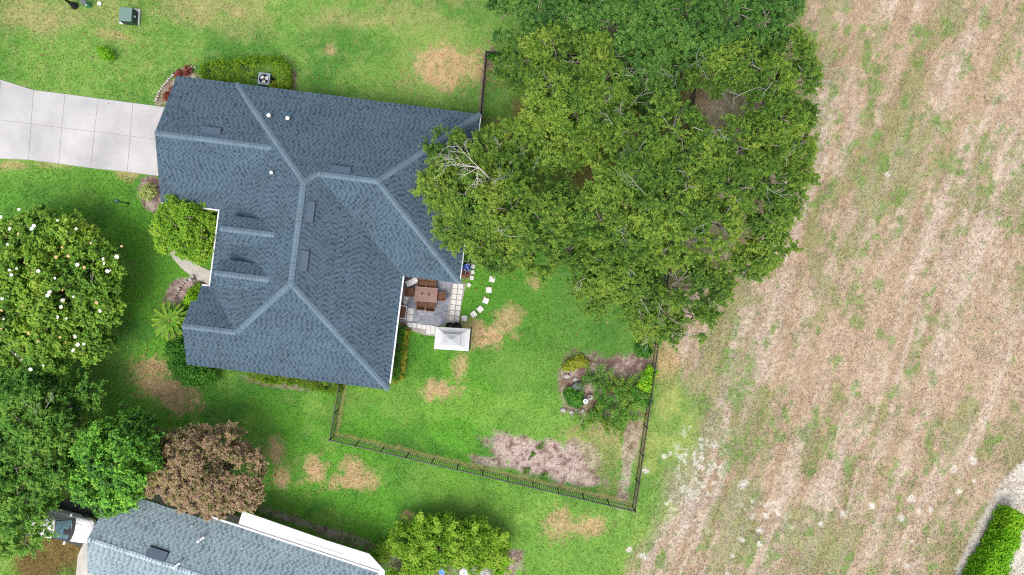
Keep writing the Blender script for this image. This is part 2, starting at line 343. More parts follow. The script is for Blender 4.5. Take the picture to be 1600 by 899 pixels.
    # bare white sand, gopher mounds, gravel track
    sandy = ell(X, Y, 1088, 745, 40, 85, 25, n2, .8, .4) + ell(X, Y, 1200, 800, 40, 16, 20, n2, .8, .4) * .9 + ell(X, Y, 1090, 690, 30, 40, 0, n2, .8, .4) * .5
    c = mixc(c, PAL['sand'] * .93, np.clip(sandy, 0, 1) * sst(.525, .585, n3 * .6 + n4 * .4) * .68)
    for cx, cy, r in ((1038, 714, 6), (1048, 708, 4), (1010, 736, 5), (1095, 732, 6), (1162, 758, 8), (1178, 807, 4), (1188, 829, 6), (1187, 850, 5), (1005, 871, 7), (983, 860, 5), (1160, 844, 5), (1363, 791, 6), (1409, 811, 6), (1283, 820, 5), (1317, 803, 5), (1425, 780, 7), (1492, 734, 7), (1521, 720, 7), (1499, 768, 6), (1523, 752, 4), (1418, 885, 5), (1388, 272, 4), (1456, 797, 5), (1437, 800, 5), (1145, 870, 4), (1426, 847, 3), (1137, 898, 4)):
        m = 1 - sst(.75, 1.15, np.hypot(X - cx, Y - cy) / (r * .9) + (n4 - .5) * 1.4)
        c = mixc(c, PAL['sand'] * .95, m * .9)
    gx = np.interp(Y, [-999, 715, 735, 760, 790, 812, 838, 862, 899, 9999], [1640, 1606, 1582, 1562, 1545, 1532, 1518, 1506, 1492, -3000])
    gm = sst(-3, 5, X - gx + (n3 - .5) * 16 + (n4 - .5) * 8) * sst(690, 730, Y)
    c = mixc(c, mixc(np.broadcast_to(PAL['sand'], c.shape), PAL['flight'] * .8, sst(.5, .62, n3 * .5 + n4 * .5)), gm)
    gs = sst(9, 2, np.abs(X - gx - 26) + (n3 - .5) * 10) * sst(805, 830, Y)
    c = mixc(c, PAL['fbrown'] * .9, gs * .6)
    # fine turf grain
    c = c * (.90 + .20 * n4)[..., None] * (.92 + .16 * n3)[..., None]
    return np.clip(c, .004, .9), f
def ground():
    st = .1
    far = [77, 80, 84, 90, 98, 110, 130, 160, 200, 260, 340, 460, 700, 1200, 2500]
    xs = np.concatenate([-np.array(far[::-1]), np.arange(-75, -40, .5), np.arange(-40, 40.01, st), np.arange(40.5, 75.01, .5), np.array(far)])
    ys = np.concatenate([-np.array(far[::-1]), np.arange(-75, -24, .5), np.arange(-24, 24.01, st), np.arange(24.5, 75.01, .5), np.array(far)])
    Xg, Yg = np.meshgrid(xs, ys); cc, f = ground_colour(Xg, Yg)
    inner = ((np.abs(Xg) < 39.9) & (np.abs(Yg) < 23.9)).astype(float)
    Z = (-.05 + .05 * (fbm(Xg, Yg, 3, 77, 3) - .5) + .02 * (fbm(Xg, Yg, .4, 78, 2) - .5) + f * .05 * (fbm(Xg, Yg, .8, 79, 2) - .5)) * inner - .05 * (1 - inner)
    ny, nx = Xg.shape
    co = np.stack([Xg, Yg, Z], -1).reshape(-1, 3)
    i = np.arange(ny * nx).reshape(ny, nx)
    q = np.stack([i[:-1, :-1], i[:-1, 1:], i[1:, 1:], i[1:, :-1]], -1).reshape(-1, 4)
    o = raw_mesh('ground', co, q)
    at = o.data.color_attributes.new('soil', 'FLOAT_COLOR', 'POINT')
    at.data.foreach_set('color', np.concatenate([cc.reshape(-1, 3), np.ones((len(co), 1))], 1).ravel().astype(np.float32))
    o.data.polygons.foreach_set('use_smooth', np.ones(len(q), bool))
    m = bpy.data.materials.new('turf and soil'); m.use_nodes = True; nt = m.node_tree; b = nt.nodes['Principled BSDF']; L = nt.links.new
    a = nt.nodes.new('ShaderNodeAttribute'); a.attribute_name = 'soil'
    tc = nt.nodes.new('ShaderNodeTexCoord'); n = nt.nodes.new('ShaderNodeTexNoise'); n.inputs['Scale'].default_value = 9; n.inputs['Detail'].default_value = 6; n.inputs['Roughness'].default_value = .7
    L(tc.outputs['Object'], n.inputs['Vector'])
    mr = nt.nodes.new('ShaderNodeMapRange'); mr.inputs[1].default_value = .3; mr.inputs[2].default_value = .7; mr.inputs[3].default_value = .84; mr.inputs[4].default_value = 1.16
    L(n.outputs['Fac'], mr.inputs[0])
    s = nt.nodes.new('ShaderNodeVectorMath'); s.operation = 'SCALE'; L(a.outputs['Color'], s.inputs[0]); L(mr.outputs[0], s.inputs['Scale'])
    L(s.outputs[0], b.inputs['Base Color']); b.inputs['Roughness'].default_value = 1; b.inputs['Specular IOR Level'].default_value = .05
    bp = nt.nodes.new('ShaderNodeBump'); bp.inputs['Strength'].default_value = .18; bp.inputs['Distance'].default_value = .03
    L(n.outputs['Fac'], bp.inputs['Height']); L(bp.outputs[0], b.inputs['Normal'])
    o.data.materials.append(m); struct(o)
    return o
def raw_mesh(name, co, faces, tint=None, mats=None, parent=None, color=None):
    me = bpy.data.meshes.new(name); n = len(co); k = faces.shape[1]; nf = len(faces)
    if parent is not None: co = co - parent_loc(parent)
    me.vertices.add(n); me.vertices.foreach_set('co', co.ravel().astype(np.float32))
    me.loops.add(nf * k); me.loops.foreach_set('vertex_index', faces.ravel().astype(np.int32))
    me.polygons.add(nf); me.polygons.foreach_set('loop_start', np.arange(0, nf * k, k, dtype=np.int32)); me.polygons.foreach_set('loop_total', np.full(nf, k, np.int32))
    me.update(calc_edges=True)
    if tint is not None:
        a = me.attributes.new('tint', 'FLOAT', 'POINT'); a.data.foreach_set('value', tint.astype(np.float32))
    for m in (mats or []): me.materials.append(m)
    o = bpy.data.objects.new(name, me); C.objects.link(o)
    if parent is not None: o.parent = parent
    return o
ground()

def in_poly(p, poly):
    x, y = p[:, 0], p[:, 1]; r = np.zeros(len(p), bool); n = len(poly)
    for i in range(n):
        x0, y0 = poly[i]; x1, y1 = poly[(i + 1) % n]
        c = ((y0 > y) != (y1 > y)) & (x < (x1 - x0) * (y - y0) / (y1 - y0 + 1e-12) + x0); r ^= c
    return r
# ------------------------------------------------------------------ short grass: blades standing in the turf
def grass_blades():
    rg = np.random.default_rng(5); n = 330000
    x = rg.uniform(-38, 38, n); y = rg.uniform(-22, 22, n)
    paved = np.zeros(n, bool)
    for poly in ([(-70, 96), (2, 122), (53, 138), (208, 158), (276, 167), (269, 281), (199, 272), (92, 259), (45, 253), (-70, 253)], [(618, 425), (730, 440), (728, 448), (716, 512), (684, 528), (622, 514)],
                 [(245, 330), (268, 330), (276, 374), (300, 405), (345, 425), (345, 448), (308, 437), (270, 405), (255, 380)], [(134, 842), (116, 868), (112, 960), (205, 960), (210, 860)]):
        paved |= in_poly(np.stack([x, y], -1), [P(*p)[:2] for p in poly])
    x = x[~paved]; y = y[~paved]; n = len(x)
    c, f = ground_colour(x, y)
    L = rg.uniform(.04, .09, n) * (1 + .3 * f); az = rg.uniform(0, 2 * np.pi, n); wdt = rg.uniform(.018, .034, n); ln = rg.uniform(.7, 1.6, n)
    dx, dy = np.cos(az), np.sin(az)
    base = np.stack([x, y, np.full(n, -.06)], -1); side = np.stack([-dy, dx, np.zeros(n)], -1) * wdt[:, None]
    tip = base + np.stack([dx * L * ln, dy * L * ln, L * 1.0 + .05], -1)
    co = np.stack([base - side, base + side, tip], 1).reshape(-1, 3)
    fa = np.arange(n * 3).reshape(n, 3)
    o = raw_mesh('grass', co, fa)
    k = rg.uniform(.95, 1.35, (n, 1)); cc = np.clip(c * k, 0, .9)
    at = o.data.color_attributes.new('soil', 'FLOAT_COLOR', 'POINT')
    at.data.foreach_set('color', np.concatenate([np.repeat(cc, 3, 0), np.ones((n * 3, 1))], 1).ravel().astype(np.float32))
    m = bpy.data.materials.new('grass blade'); m.use_nodes = True; nt = m.node_tree; b = nt.nodes['Principled BSDF']
    a = nt.nodes.new('ShaderNodeAttribute'); a.attribute_name = 'soil'; nt.links.new(a.outputs['Color'], b.inputs['Base Color']); b.inputs['Roughness'].default_value = .8; b.inputs['Specular IOR Level'].default_value = .15
    o.data.materials.append(m); o['kind'] = 'stuff'
grass_blades()
def litter():
    rg = np.random.default_rng(12); pts = []
    for px, py, rx, ry, n in ((130, 470, 120, 170, 260), (1000, 300, 330, 280, 500), (330, 760, 120, 90, 160), (560, 500, 300, 200, 160), (140, 660, 160, 120, 200), (400, 100, 380, 90, 160)):
        a = rg.uniform(0, 6.283, n); q = np.sqrt(rg.uniform(0, 1, n)); pts.append(np.stack([px + np.cos(a) * q * rx, py + np.sin(a) * q * ry], -1))
    p = np.concatenate(pts); n = len(p); x = (p[:, 0] - 800) / 22; y = (449.5 - p[:, 1]) / 22
    ok = ~in_poly(np.stack([x, y], -1), [P(*k)[:2] for k in ((275, 120), (752, 183), (718, 445), (706, 520), (607, 610), (292, 575), (335, 450), (345, 320), (245, 318))]); x = x[ok]; y = y[ok]; n = len(x)
    a = rg.uniform(0, 6.283, n); L = rg.uniform(.05, .12, n); d = np.stack([np.cos(a), np.sin(a), rg.uniform(-.1, .3, n)], -1) * L[:, None]; s_ = np.stack([-np.sin(a), np.cos(a), np.zeros(n)], -1) * (L * .35)[:, None]
    b = np.stack([x, y, np.full(n, .03)], -1); co = np.stack([b - d, b - s_, b + d, b + s_], 1).reshape(-1, 3)
    m = ramp_mat('fallen leaf', [(0, col(120, 80, 46, .6)), (.5, col(178, 128, 78, .6)), (1, col(206, 178, 130, .6))], trans=.1)
    o = raw_mesh('fallen_leaves', co, np.arange(n * 4).reshape(-1, 4), np.repeat(rg.uniform(0, 1, n), 4), [m]); o['kind'] = 'stuff'
litter()
def field_straw():
    rg = np.random.default_rng(14); n = 90000; x = rg.uniform(7, 38, n); y = rg.uniform(-22, 22, n); c, f = ground_colour(x, y)
    keep = (f > .6) & (fbm(x, y, 1.4, 61, 3) > .46); x, y, c = x[keep], y[keep], c[keep]; n = len(x)
    az = rg.uniform(0, 6.283, n); L = rg.uniform(.08, .24, n); lean = rg.uniform(.4, 1.3, n); dx, dy = np.cos(az), np.sin(az); w_ = rg.uniform(.008, .018, n)
    b = np.stack([x, y, np.full(n, -.06)], -1); s_ = np.stack([-dy, dx, np.zeros(n)], -1) * w_[:, None]; t = b + np.stack([dx * L * lean, dy * L * lean, L], -1)
    co = np.stack([b - s_, b + s_, t], 1).reshape(-1, 3); o = raw_mesh('dry_grass', co, np.arange(n * 3).reshape(n, 3))
    cc = np.clip(c * rg.uniform(.85, 1.5, (n, 1)), 0, .9); at = o.data.color_attributes.new('soil', 'FLOAT_COLOR', 'POINT')
    at.data.foreach_set('color', np.concatenate([np.repeat(cc, 3, 0), np.ones((n * 3, 1))], 1).ravel().astype(np.float32))
    o.data.materials.append(bpy.data.materials['grass blade']); o['kind'] = 'stuff'
field_straw()

# ------------------------------------------------------------------ driveway, walkway, patio
def inset(poly, d):
    cx = sum(p[0] for p in poly) / len(poly); cy = sum(p[1] for p in poly) / len(poly); n = len(poly); out = []
    for i in range(n):
        p0 = np.array(poly[i - 1]); p1 = np.array(poly[i]); p2 = np.array(poly[(i + 1) % n])
        e1 = (p1 - p0) / np.linalg.norm(p1 - p0); e2 = (p2 - p1) / np.linalg.norm(p2 - p1)
        n1 = np.array((-e1[1], e1[0])); n2 = np.array((-e2[1], e2[0]))
        if (np.array((cx, cy)) - p1) @ (n1 + n2) < 0: n1, n2 = -n1, -n2
        b = n1 + n2; b = b / max(b @ b, .3) * 2
        out.append(tuple(p1 + b * d * .5 * 1.0))
    return out
def driveway():
    mb = MB()
    top = [(-60, 98), (2, 125), (53, 141), (102, 147), (154, 154), (208, 161), (275, 170)]
    mid = [(-60, 181), (-5, 187), (49, 194), (97, 200), (148, 206), (204, 213), (270, 221)]
    bot = [(-60, 250), (-8, 248), (45, 250), (92, 256), (142, 263), (199, 269), (268, 278)]
    q = lambda p: P(*p)[:2]
    mb.prism([q(p) for p in top + bot[::-1]], -.15, .012, 1)
    for a, b in ((top, mid), (mid, bot)):
        for i in range(len(top) - 1):
            mb.prism(inset([q(a[i]), q(a[i + 1]), q(b[i + 1]), q(b[i])], .024), .0, .03, 0)
    m = mat('driveway concrete', (.325, .318, .318, 1), .85, noise=.17, nscale=.4, bump=.2, bscale=50)
    struct(obj('driveway', mb, [m, M['joint']]))
driveway()
def strip_poly(pts, w):
    L = []; Rr = []
    for i, p in enumerate(pts):
        a = np.array(pts[max(i - 1, 0)]); b = np.array(pts[min(i + 1, len(pts) - 1)]); d = (b - a) / np.linalg.norm(b - a); n = np.array((-d[1], d[0]))
        L.append(tuple(np.array(p) + n * w / 2)); Rr.append(tuple(np.array(p) - n * w / 2))
    return L, Rr
def walkway():
    pts = [P(*p)[:2] for p in ((256, 330), (258, 352), (265, 376), (278, 397), (292, 413), (309, 426), (328, 434), (348, 437))]
    mb = MB(); l, r = strip_poly(pts, .95)
    for i in range(len(pts) - 1): mb.prism([l[i], l[i + 1], r[i + 1], r[i]], -.12, .02, 1)
    for i in range(len(pts) - 1): mb.prism(inset([l[i], l[i + 1], r[i + 1], r[i]], .012), 0, .035, 0)
    struct(obj('walkway', mb, [M['walk'], M['paver']]))
walkway()
def patio_stone():
    m = bpy.data.materials.new('flagstone'); m.use_nodes = True; nt = m.node_tree; b = nt.nodes['Principled BSDF']; L = nt.links.new
    tc = nt.nodes.new('ShaderNodeTexCoord'); mp = nt.nodes.new('ShaderNodeMapping'); mp.inputs['Rotation'].default_value[2] = R(7); L(tc.outputs['Object'], mp.inputs[0])
    br = nt.nodes.new('ShaderNodeTexBrick'); br.inputs['Scale'].default_value = 1; br.inputs['Brick Width'].default_value = .62; br.inputs['Row Height'].default_value = .46; br.inputs['Mortar Size'].default_value = .018
    br.inputs['Color1'].default_value = col(120, 128, 146, K); br.inputs['Color2'].default_value = col(156, 160, 172, K); br.inputs['Mortar'].default_value = col(140, 128, 120, K); L(mp.outputs[0], br.inputs['Vector'])
    n = nt.nodes.new('ShaderNodeTexNoise'); n.inputs['Scale'].default_value = 5; n.inputs['Detail'].default_value = 6; L(tc.outputs['Object'], n.inputs['Vector'])
    mr = nt.nodes.new('ShaderNodeMapRange'); mr.inputs[1].default_value = .3; mr.inputs[2].default_value = .7; mr.inputs[3].default_value = .72; mr.inputs[4].default_value = 1.25; L(n.outputs['Fac'], mr.inputs[0])
    s = nt.nodes.new('ShaderNodeVectorMath'); s.operation = 'SCALE'; L(br.outputs['Color'], s.inputs[0]); L(mr.outputs[0], s.inputs['Scale']); L(s.outputs[0], b.inputs['Base Color']); b.inputs['Roughness'].default_value = .85
    mb = MB(); mb.prism([P(*p)[:2] for p in ((618, 425), (725, 440), (706, 446), (695, 510), (625, 503))], -.12, .02)
    struct(obj('patio', mb, m))
    for poly in (((705, 441), (728, 443), (715, 507), (692, 504)), ((634, 503), (686, 510), (684, 526), (664, 524), (632, 513))):
        mb = MB(); mb.prism([P(*p)[:2] for p in poly], -.12, .006); struct(obj('paver_bed', mb, M['joint']))
patio_stone()

# ------------------------------------------------------------------ main house
E0 = 2.75; KP = 0.5
class House:
    """house-local frame: u along the north eave, v away from it (down the picture)"""
    def __init__(s, org, ang): s.o = np.array(org[:2]); a = R(ang); s.U = np.array((math.cos(a), -math.sin(a))); s.V = np.array((-math.sin(a), -math.cos(a))); s.ang = -a
    def w(s, u, v, z): q = s.o + s.U * u + s.V * v; return (float(q[0]), float(q[1]), float(z))
    def inv(s, p): q = np.array(p[:2]) - s.o; return float(q @ s.U), float(q @ s.V)
    def solve(s, px, py, zf, dz=0.0):
        z = 4.0
        for _ in range(12): u, v = s.inv(P(px, py, z)); z = zf(u, v) + dz
        return u, v, z - dz
def roof_part(h, facets, mats, parent, thick=.11):
    """facets: (polygon of (u,v,z), uphill direction (du,dv))"""
    mb = MB(); edge = {}
    for poly, (du, dv), k in facets:
        vs = [h.w(*p) for p in poly]; sl = math.sqrt(1 + k * k)
        uvs = [[((p[0] * -dv + p[1] * du), (p[0] * du + p[1] * dv) * sl) for p in poly]]
        n = np.zeros(3)
        for i in range(len(vs)):
            a = np.array(vs[i]); b = np.array(vs[(i + 1) % len(vs)]); n += np.cross(a, b)
        idx = list(range(len(vs)))
        if n[2] < 0: idx = idx[::-1]; uvs = [uvs[0][::-1]]
        mb.add(vs, [tuple(idx)], 0, uvs)
        pv = [vs[i] for i in idx]
        for i in range(len(pv)):
            a = tuple(np.round(pv[i], 3)); b = tuple(np.round(pv[(i + 1) % len(pv)], 3)); edge[(a, b)] = edge.get((a, b), 0) + 1
        lo = [(p[0], p[1], p[2] - thick) for p in pv]
        mb.add(lo, [tuple(range(len(lo) - 1, -1, -1))], 1)
    for (a, b) in edge:
        if (b, a) not in edge:
            mb.add([a, b, (b[0], b[1], b[2] - thick), (a[0], a[1], a[2] - thick)], [(1, 0, 3, 2)], 1)
    return obj('roof', mb, mats, parent)
def cap_part(h, a, b, parent, m, w=.185, drop=.09, lift=.035):
    """folded ridge or hip cap from a to b (house-local points)"""
    A = np.array(h.w(*a)); B = np.array(h.w(*b)); d = B - A; L = np.linalg.norm(d); d /= L
    x = np.cross(d, (0, 0, 1)); x /= np.linalg.norm(x); up = np.array((0, 0, 1.0)); mb = MB()
    n = max(2, int(L / .2)); rr = random.Random(int(L * 1000))
    for i in range(n):
        p = A + d * L * i / n; q = A + d * L * (i + 1) / n; jl = .012 * (i % 2) + .004 * rr.random(); ww = w * (1 + .06 * (rr.random() - .5))
        top = [p - x * ww + up * (lift + jl - drop), p + up * (lift + jl), p + x * ww + up * (lift + jl - drop), q - x * ww + up * (lift + jl * .5 - drop), q + up * (lift + jl * .5), q + x * ww + up * (lift + jl * .5 - drop)]
        t0 = i * L / n; t1 = (i + 1) * L / n
        mb.add(top, [(1, 0, 3, 4), (2, 1, 4, 5)], 0, [[(t0, .5), (t0, .1), (t1, .1), (t1, .5)], [(t0, .9), (t0, .5), (t1, .5), (t1, .9)]])
        mb.add([top[0], top[1], top[2], top[0] - up * .04, top[1] - up * .04, top[2] - up * .04], [(0, 1, 4, 3), (1, 2, 5, 4)], 0)
    return obj('ridge_cap', mb, m, parent)
def box_vent(h, px, py, zf, along, parent, L=1.28, W=.44, slope=(0, 1)):
    """low slant-back roof vent lying on a slope; 'slope' points uphill in (u,v)"""
    u, v, z = h.solve(px, py, zf, .12); mb = MB()
    su = np.array(slope, float); al = np.array((1, 0.)) if along == 'u' else np.array((0, 1.))
    def pt(a, s, dz):
        q = np.array((u, v)) + al * a + su * s; return h.w(q[0], q[1], zf(q[0], q[1]) + dz)
    a, b = L / 2, W / 2
    vs = [pt(-a, -b, .0), pt(a, -b, .0), pt(a, b, .0), pt(-a, b, .0), pt(-a, -b, .17), pt(a, -b, .17), pt(a, b, .03), pt(-a, b, .03)]
    flip = np.cross(np.array(vs[1]) - np.array(vs[0]), np.array(vs[3]) - np.array(vs[0]))[2] < 0
    fs = [(4, 5, 6, 7), (0, 1, 5, 4), (1, 2, 6, 5), (2, 3, 7, 6), (3, 0, 4, 7)]
    if flip: fs = [f[::-1] for f in fs]
    mb.add(vs, fs[:1], 0); mb.add(vs, fs[1:], 1)  # sides near-black, the lack of light there put into the colour
    fl = [pt(-a - .05, -b - .04, .012), pt(a + .05, -b - .04, .012), pt(a + .05, b + .1, .012), pt(-a - .05, b + .1, .012)]
    mb.add(fl, [(3, 2, 1, 0) if flip else (0, 1, 2, 3)], 0)
    return obj('roof_vent', mb, [M['vent'], M['ventdark']], parent)
def pipe_vent(h, px, py, zf, parent, r=.055, ht=.38):
    u, v, z = h.solve(px, py, zf, ht); x, y, _ = h.w(u, v, z); mb = MB()
    mb.lathe((x, y, z - .06), [(.15, -.05), (.14, .08), (.075, .16), (.06, .22)], 12, 1)
    mb.lathe((x, y, z), [(r, -.05), (r, ht), (r * 1.9, ht), (r * 1.9, ht + .06), (r * 1.2, ht + .075)], 12, 0)
    return obj('vent_pipe', mb, [M['pipe'], M['lead']], parent)
def run_gutter(h, a, b, parent, w=.12, out=(0, 0), zz=E0, m=None):
    mb = MB(); A = h.w(a[0] + out[0] * w * .5, a[1] + out[1] * w * .5, zz - .09); B = h.w(b[0] + out[0] * w * .5, b[1] + out[1] * w * .5, zz - .09)
    mb.bar(A, B, w, .13, 0); return obj('gutter', mb, m or M['gutter'], parent)
def wall_poly(h, poly, z0, z1, parent, m):
    mb = MB(); mb.prism([h.w(u, v, 0)[:2] for u, v in poly], z0, z1); return obj('wall', mb, m, parent)
def window_part(h, u, v, du, dv, z0, z1, parent, name='window'):
    """frame and pane on a wall from (u,v) to (u+du,v+dv); sits 3 cm proud"""
    L = math.hypot(du, dv); n = (dv / L, -du / L); mb = MB(); o = .03
    def q(t, z, d): return h.w(u + du * t + n[0] * d, v + dv * t + n[1] * d, z)
    t = .06
    for (t0, t1, a, b) in ((0, 1, z0, z0 + t), (0, 1, z1 - t, z1), (0, t / L, z0 + t, z1 - t), (1 - t / L, 1, z0 + t, z1 - t), (.5 - t / 2 / L, .5 + t / 2 / L, z0 + t, z1 - t)):
        A = [q(t0, a, -.02), q(t1, a, -.02), q(t1, b, -.02), q(t0, b, -.02), q(t0, a, .05), q(t1, a, .05), q(t1, b, .05), q(t0, b, .05)]
        mb.add(A, [(0, 1, 2, 3), (7, 6, 5, 4), (0, 4, 5, 1), (1, 5, 6, 2), (2, 6, 7, 3), (3, 7, 4, 0)])
    f = obj(name, mb, M['white'], parent); g = MB()
    g.add([q(0, z0, .02), q(1, z0, .02), q(1, z1, .02), q(0, z1, .02)], [(0, 1, 2, 3)]); obj('pane', g, M['glass'], f)

def main_house():
    h = House(P(368, 130, E0), 7.2); k = KP; kg = .42
    U1, V1, UE, VE, VG, UG, VS, US = 12.74, 19.12, 16.56, 11.40, 8.55, -3.97, 13.75, -.88
    a = U1 / 2; b = VE / 2; c = VG / 2; zc = kg * c; cu = zc / k; h3 = (V1 - VS) / 2; d = (VS + V1) / 2
    z = lambda t: E0 + k * t
    e = E0
    o = thing('main_house', 'single storey house with dark blue grey shingle hip roof and two small front dormers', 'house', h.w(U1 / 2, V1 / 2, 0))
    F = []
    F.append(([(0, 0, e), (UE, 0, e), (UE - b, b, z(b)), (U1 - b, b, z(b)), (a, a, z(a))], (0, 1), k))               # north
    F.append(([(UE, 0, e), (UE, VE, e), (UE - b, b, z(b))], (-1, 0), k))                                             # far east hip
    F.append(([(UE, VE, e), (U1, VE, e), (U1 - b, b, z(b)), (UE - b, b, z(b))], (0, -1), k))                         # south face of the east block
    F.append(([(U1, VE, e), (U1, V1, e), (a, V1 - a, z(a)), (a, a, z(a)), (U1 - b, b, z(b))], (-1, 0), k))           # east
    F.append(([(U1, V1, e), (US, V1, e), (US, d, z(h3)), (h3, d, z(h3)), (a, V1 - a, z(a))], (0, -1), k))            # south
    F.append(([(0, 0, e), (a, a, z(a)), (a, V1 - a, z(a)), (h3, d, z(h3)), (0, VS, e), (0, VG, e), (cu, c, e + zc)], (1, 0), k))   # west
    F.append(([(UG, 0, e), (0, 0, e), (cu, c, e + zc), (UG, c, e + zc)], (0, 1), kg))                                # garage north
    F.append(([(UG, VG, e), (0, VG, e), (cu, c, e + zc), (UG, c, e + zc)], (0, -1), kg))                             # garage south
    F.append(([(US, d, z(h3)), (h3, d, z(h3)), (0, VS, e), (US + .32, VS, e), (US + .32, VS + 1.05, e + 1.05 * k), (US, VS + 1.05, e + 1.05 * k)], (0, 1), k))  # wing north
    roof_part(h, F, [M['shingle'], M['vent']], o)
    def zf(u, v):
        main = min(u, v, U1 - u, V1 - v) if -5 < u < U1 and v < V1 else -9
        east = min(v, VE - v, UE - u) if u > a else -9
        if u > a: main = min(v, U1 - u, V1 - v)
        g = (zc - kg * abs(v - c)) / k if u < cu + .5 and v < VG else -9
        wg = h3 - abs(v - d) if u < h3 + .5 else -9
        return E0 + k * max(main, east, g, wg)
    caps = [((UG, c, e + zc), (cu + .15, c, e + zc)), ((0, 0, e), (a, a, z(a))), ((a, a, z(a)), (a, V1 - a, z(a))), ((a, a, z(a)), (U1 - b, b, z(b))),
            ((U1 - b, b, z(b)), (UE - b, b, z(b))), ((UE - b, b, z(b)), (UE, 0, e)), ((UE - b, b, z(b)), (UE, VE, e)),
            ((a, V1 - a, z(a)), (U1, V1, e)), ((a, V1 - a, z(a)), (h3, d, z(h3))), ((US, d, z(h3)), (h3, d, z(h3)))]
    for p, q in caps: cap_part(h, p, q, o, M['cap'])
    # gabled dormers on the west slope
    for vd in (2.0, 2.0):
        pass
    for (px, py) in ((433, 368), (425, 438)):
        hr = 2.35; ud = hr / k
        # ridge end in the slope: find v from the pixel
        u, v = h.inv(P(px, py, E0 + hr)); hw = .92; kd = .58; s0 = 1.30
        ze = E0 + hr - kd * hw; ue = (ze - E0) / k; zr = E0 + hr
        dm = thing_part('dormer', o, h.w(s0, v, E0 + k * s0))
        dh = h
        Fd = [([(s0 - .12, v, zr), (ud, v, zr), (ue, v - hw, ze), (s0 - .12, v - hw, ze)], (0, 1), kd), ([(s0 - .12, v, zr), (ud, v, zr), (ue, v + hw, ze), (s0 - .12, v + hw, ze)], (0, -1), kd)]
        roof_part(h, Fd, [M['shingle'], M['vent']], dm, .07)
        cap_part(h, (s0 - .12, v, zr), (ud, v, zr), dm, M['cap'], w=.19)
        mb = MB(); ww = hw - .10
        lo = lambda uu: E0 + k * uu - .05
        A = [h.w(s0, v - ww, lo(s0)), h.w(s0, v + ww, lo(s0)), h.w(s0, v + ww, ze - .06), h.w(s0, v, zr - .09), h.w(s0, v - ww, ze - .06)]
        mb.add(A, [(0, 1, 2, 3, 4)])
        for sg in (-1, 1):
            mb.add([h.w(s0, v + sg * ww, lo(s0)), h.w(ue, v + sg * ww, ze - .06), h.w(s0, v + sg * ww, ze - .06)], [(0, 1, 2)])
        obj('wall', mb, M['vent'], dm)
        window_part(h, s0, v + .42, 0, -.84, E0 + k * s0 + .35, ze - .12, dm)
    for px, py, al, sl in ((329, 204, 'u', (0, 1)), (532, 265, 'u', (0, 1)), (485, 331, 'v', (-1, 0)), (475.5, 408, 'v', (-1, 0))):
        box_vent(h, px, py, zf, al, o, slope=sl)
    for px, py, r in ((420, 180.5, .065), (449.5, 185, .065), (424, 270, .055)): pipe_vent(h, px, py, zf, o, r)
    # white gutters along the eaves
    run_gutter(h, (U1, VE + .02), (U1, V1 - .45), o, out=(1, 0), w=.10)
    run_gutter(h, (0, VG - .55), (0, VS + .02), o, out=(-1, 0), w=.10)
    run_gutter(h, (UG + .02, VG), (-.12, VG), o, out=(0, 1), w=.10)
    run_gutter(h, (US + .32, VS), (-.12, VS), o, out=(0, -1), w=.10)
    run_gutter(h, (UE, .05), (UE, VE - .05), o, out=(1, 0), w=.06)
    run_gutter(h, (U1 + .2, VE), (UE - .05, VE), o, out=(0, 1), w=.04, m=M['vent'])
    for vv in (VE + .3, VE + 3.1, V1 - 3.2, V1 - .6):
        mb = MB(); A = h.w(U1 + .07, vv, E0 - .12); B = h.w(U1 - .42, vv, E0 - .45); Cc = h.w(U1 - .42, vv, .05)
        mb.bar(A, B, .08); mb.bar(B, Cc, .08, .06); obj('downspout', mb, M['gutter'], o)
    # walls, soffit
    i = .5
    foot = [(UG + .35, i), (UE - i, i), (UE - i, VE - i), (U1 - i, VE - i), (U1 - i, V1 - i), (US + .35, V1 - i), (US + .35, VS + 1.1), (US + .7, VS + i), (i + 1.2, VS + i), (i + 1.2, VG - i), (UG + .35, VG - i)]
    wall_poly(h, foot, -.05, E0 - .13, o, M['stucco'])
    mb = MB()
    for (v0, v1, vp, uu, zp) in ((.5, VG - .5, c, UG + .36, E0 + zc), (VS + 1.1, V1 - .5, d, US + .36, z(h3))):
        zl = E0 - .16; zt = zp - .22
        s_ = kg if uu < -2 else k
        A = [h.w(uu, v0, zl), h.w(uu, v1, zl), h.w(uu, v1, zp - s_ * (v1 - vp) - .14), h.w(uu, vp, zp - .14), h.w(uu, v0, zp - s_ * (vp - v0) - .14)]
        mb = MB(); mb.add(A, [(0, 1, 2, 3, 4)]); obj('gable_wall', mb, M['stucco'], o)
    gd = MB()
    for j in range(4):
        p0 = h.w(UG + .30, 1.9, .03 + j * .55); p1 = h.w(UG + .30, 6.8, .03 + j * .55 + .53)
        A = [(p0[0], p0[1], p0[2]), (p1[0], p1[1], p0[2]), (p1[0], p1[1], p1[2]), (p0[0], p0[1], p1[2])]
        gd.add(A, [(0, 1, 2, 3)])
    obj('garage_door', gd, M['white'], o)
    window_part(h, U1 - i, VE + 3.2, 0, -2.4, .05, 2.1, o, 'sliding_door')
    window_part(h, U1 - i, V1 - 1.2, 0, -1.8, .9, 2.1, o)
    window_part(h, U1 + 2.8, VE - i, -1.8, 0, .9, 2.1, o)
    window_part(h, 2.0, i, 1.5, 0, .9, 2.1, o); window_part(h, 8.0, i, 1.5, 0, .9, 2.1, o); window_part(h, 13.0, i, 1.5, 0, .9, 2.1, o)
    window_part(h, US + .35, V1 - 1.6, 0, -2.0, .9, 2.1, o)
    window_part(h, UE - i, 7.0, 0, -1.6, .9, 2.1, o)
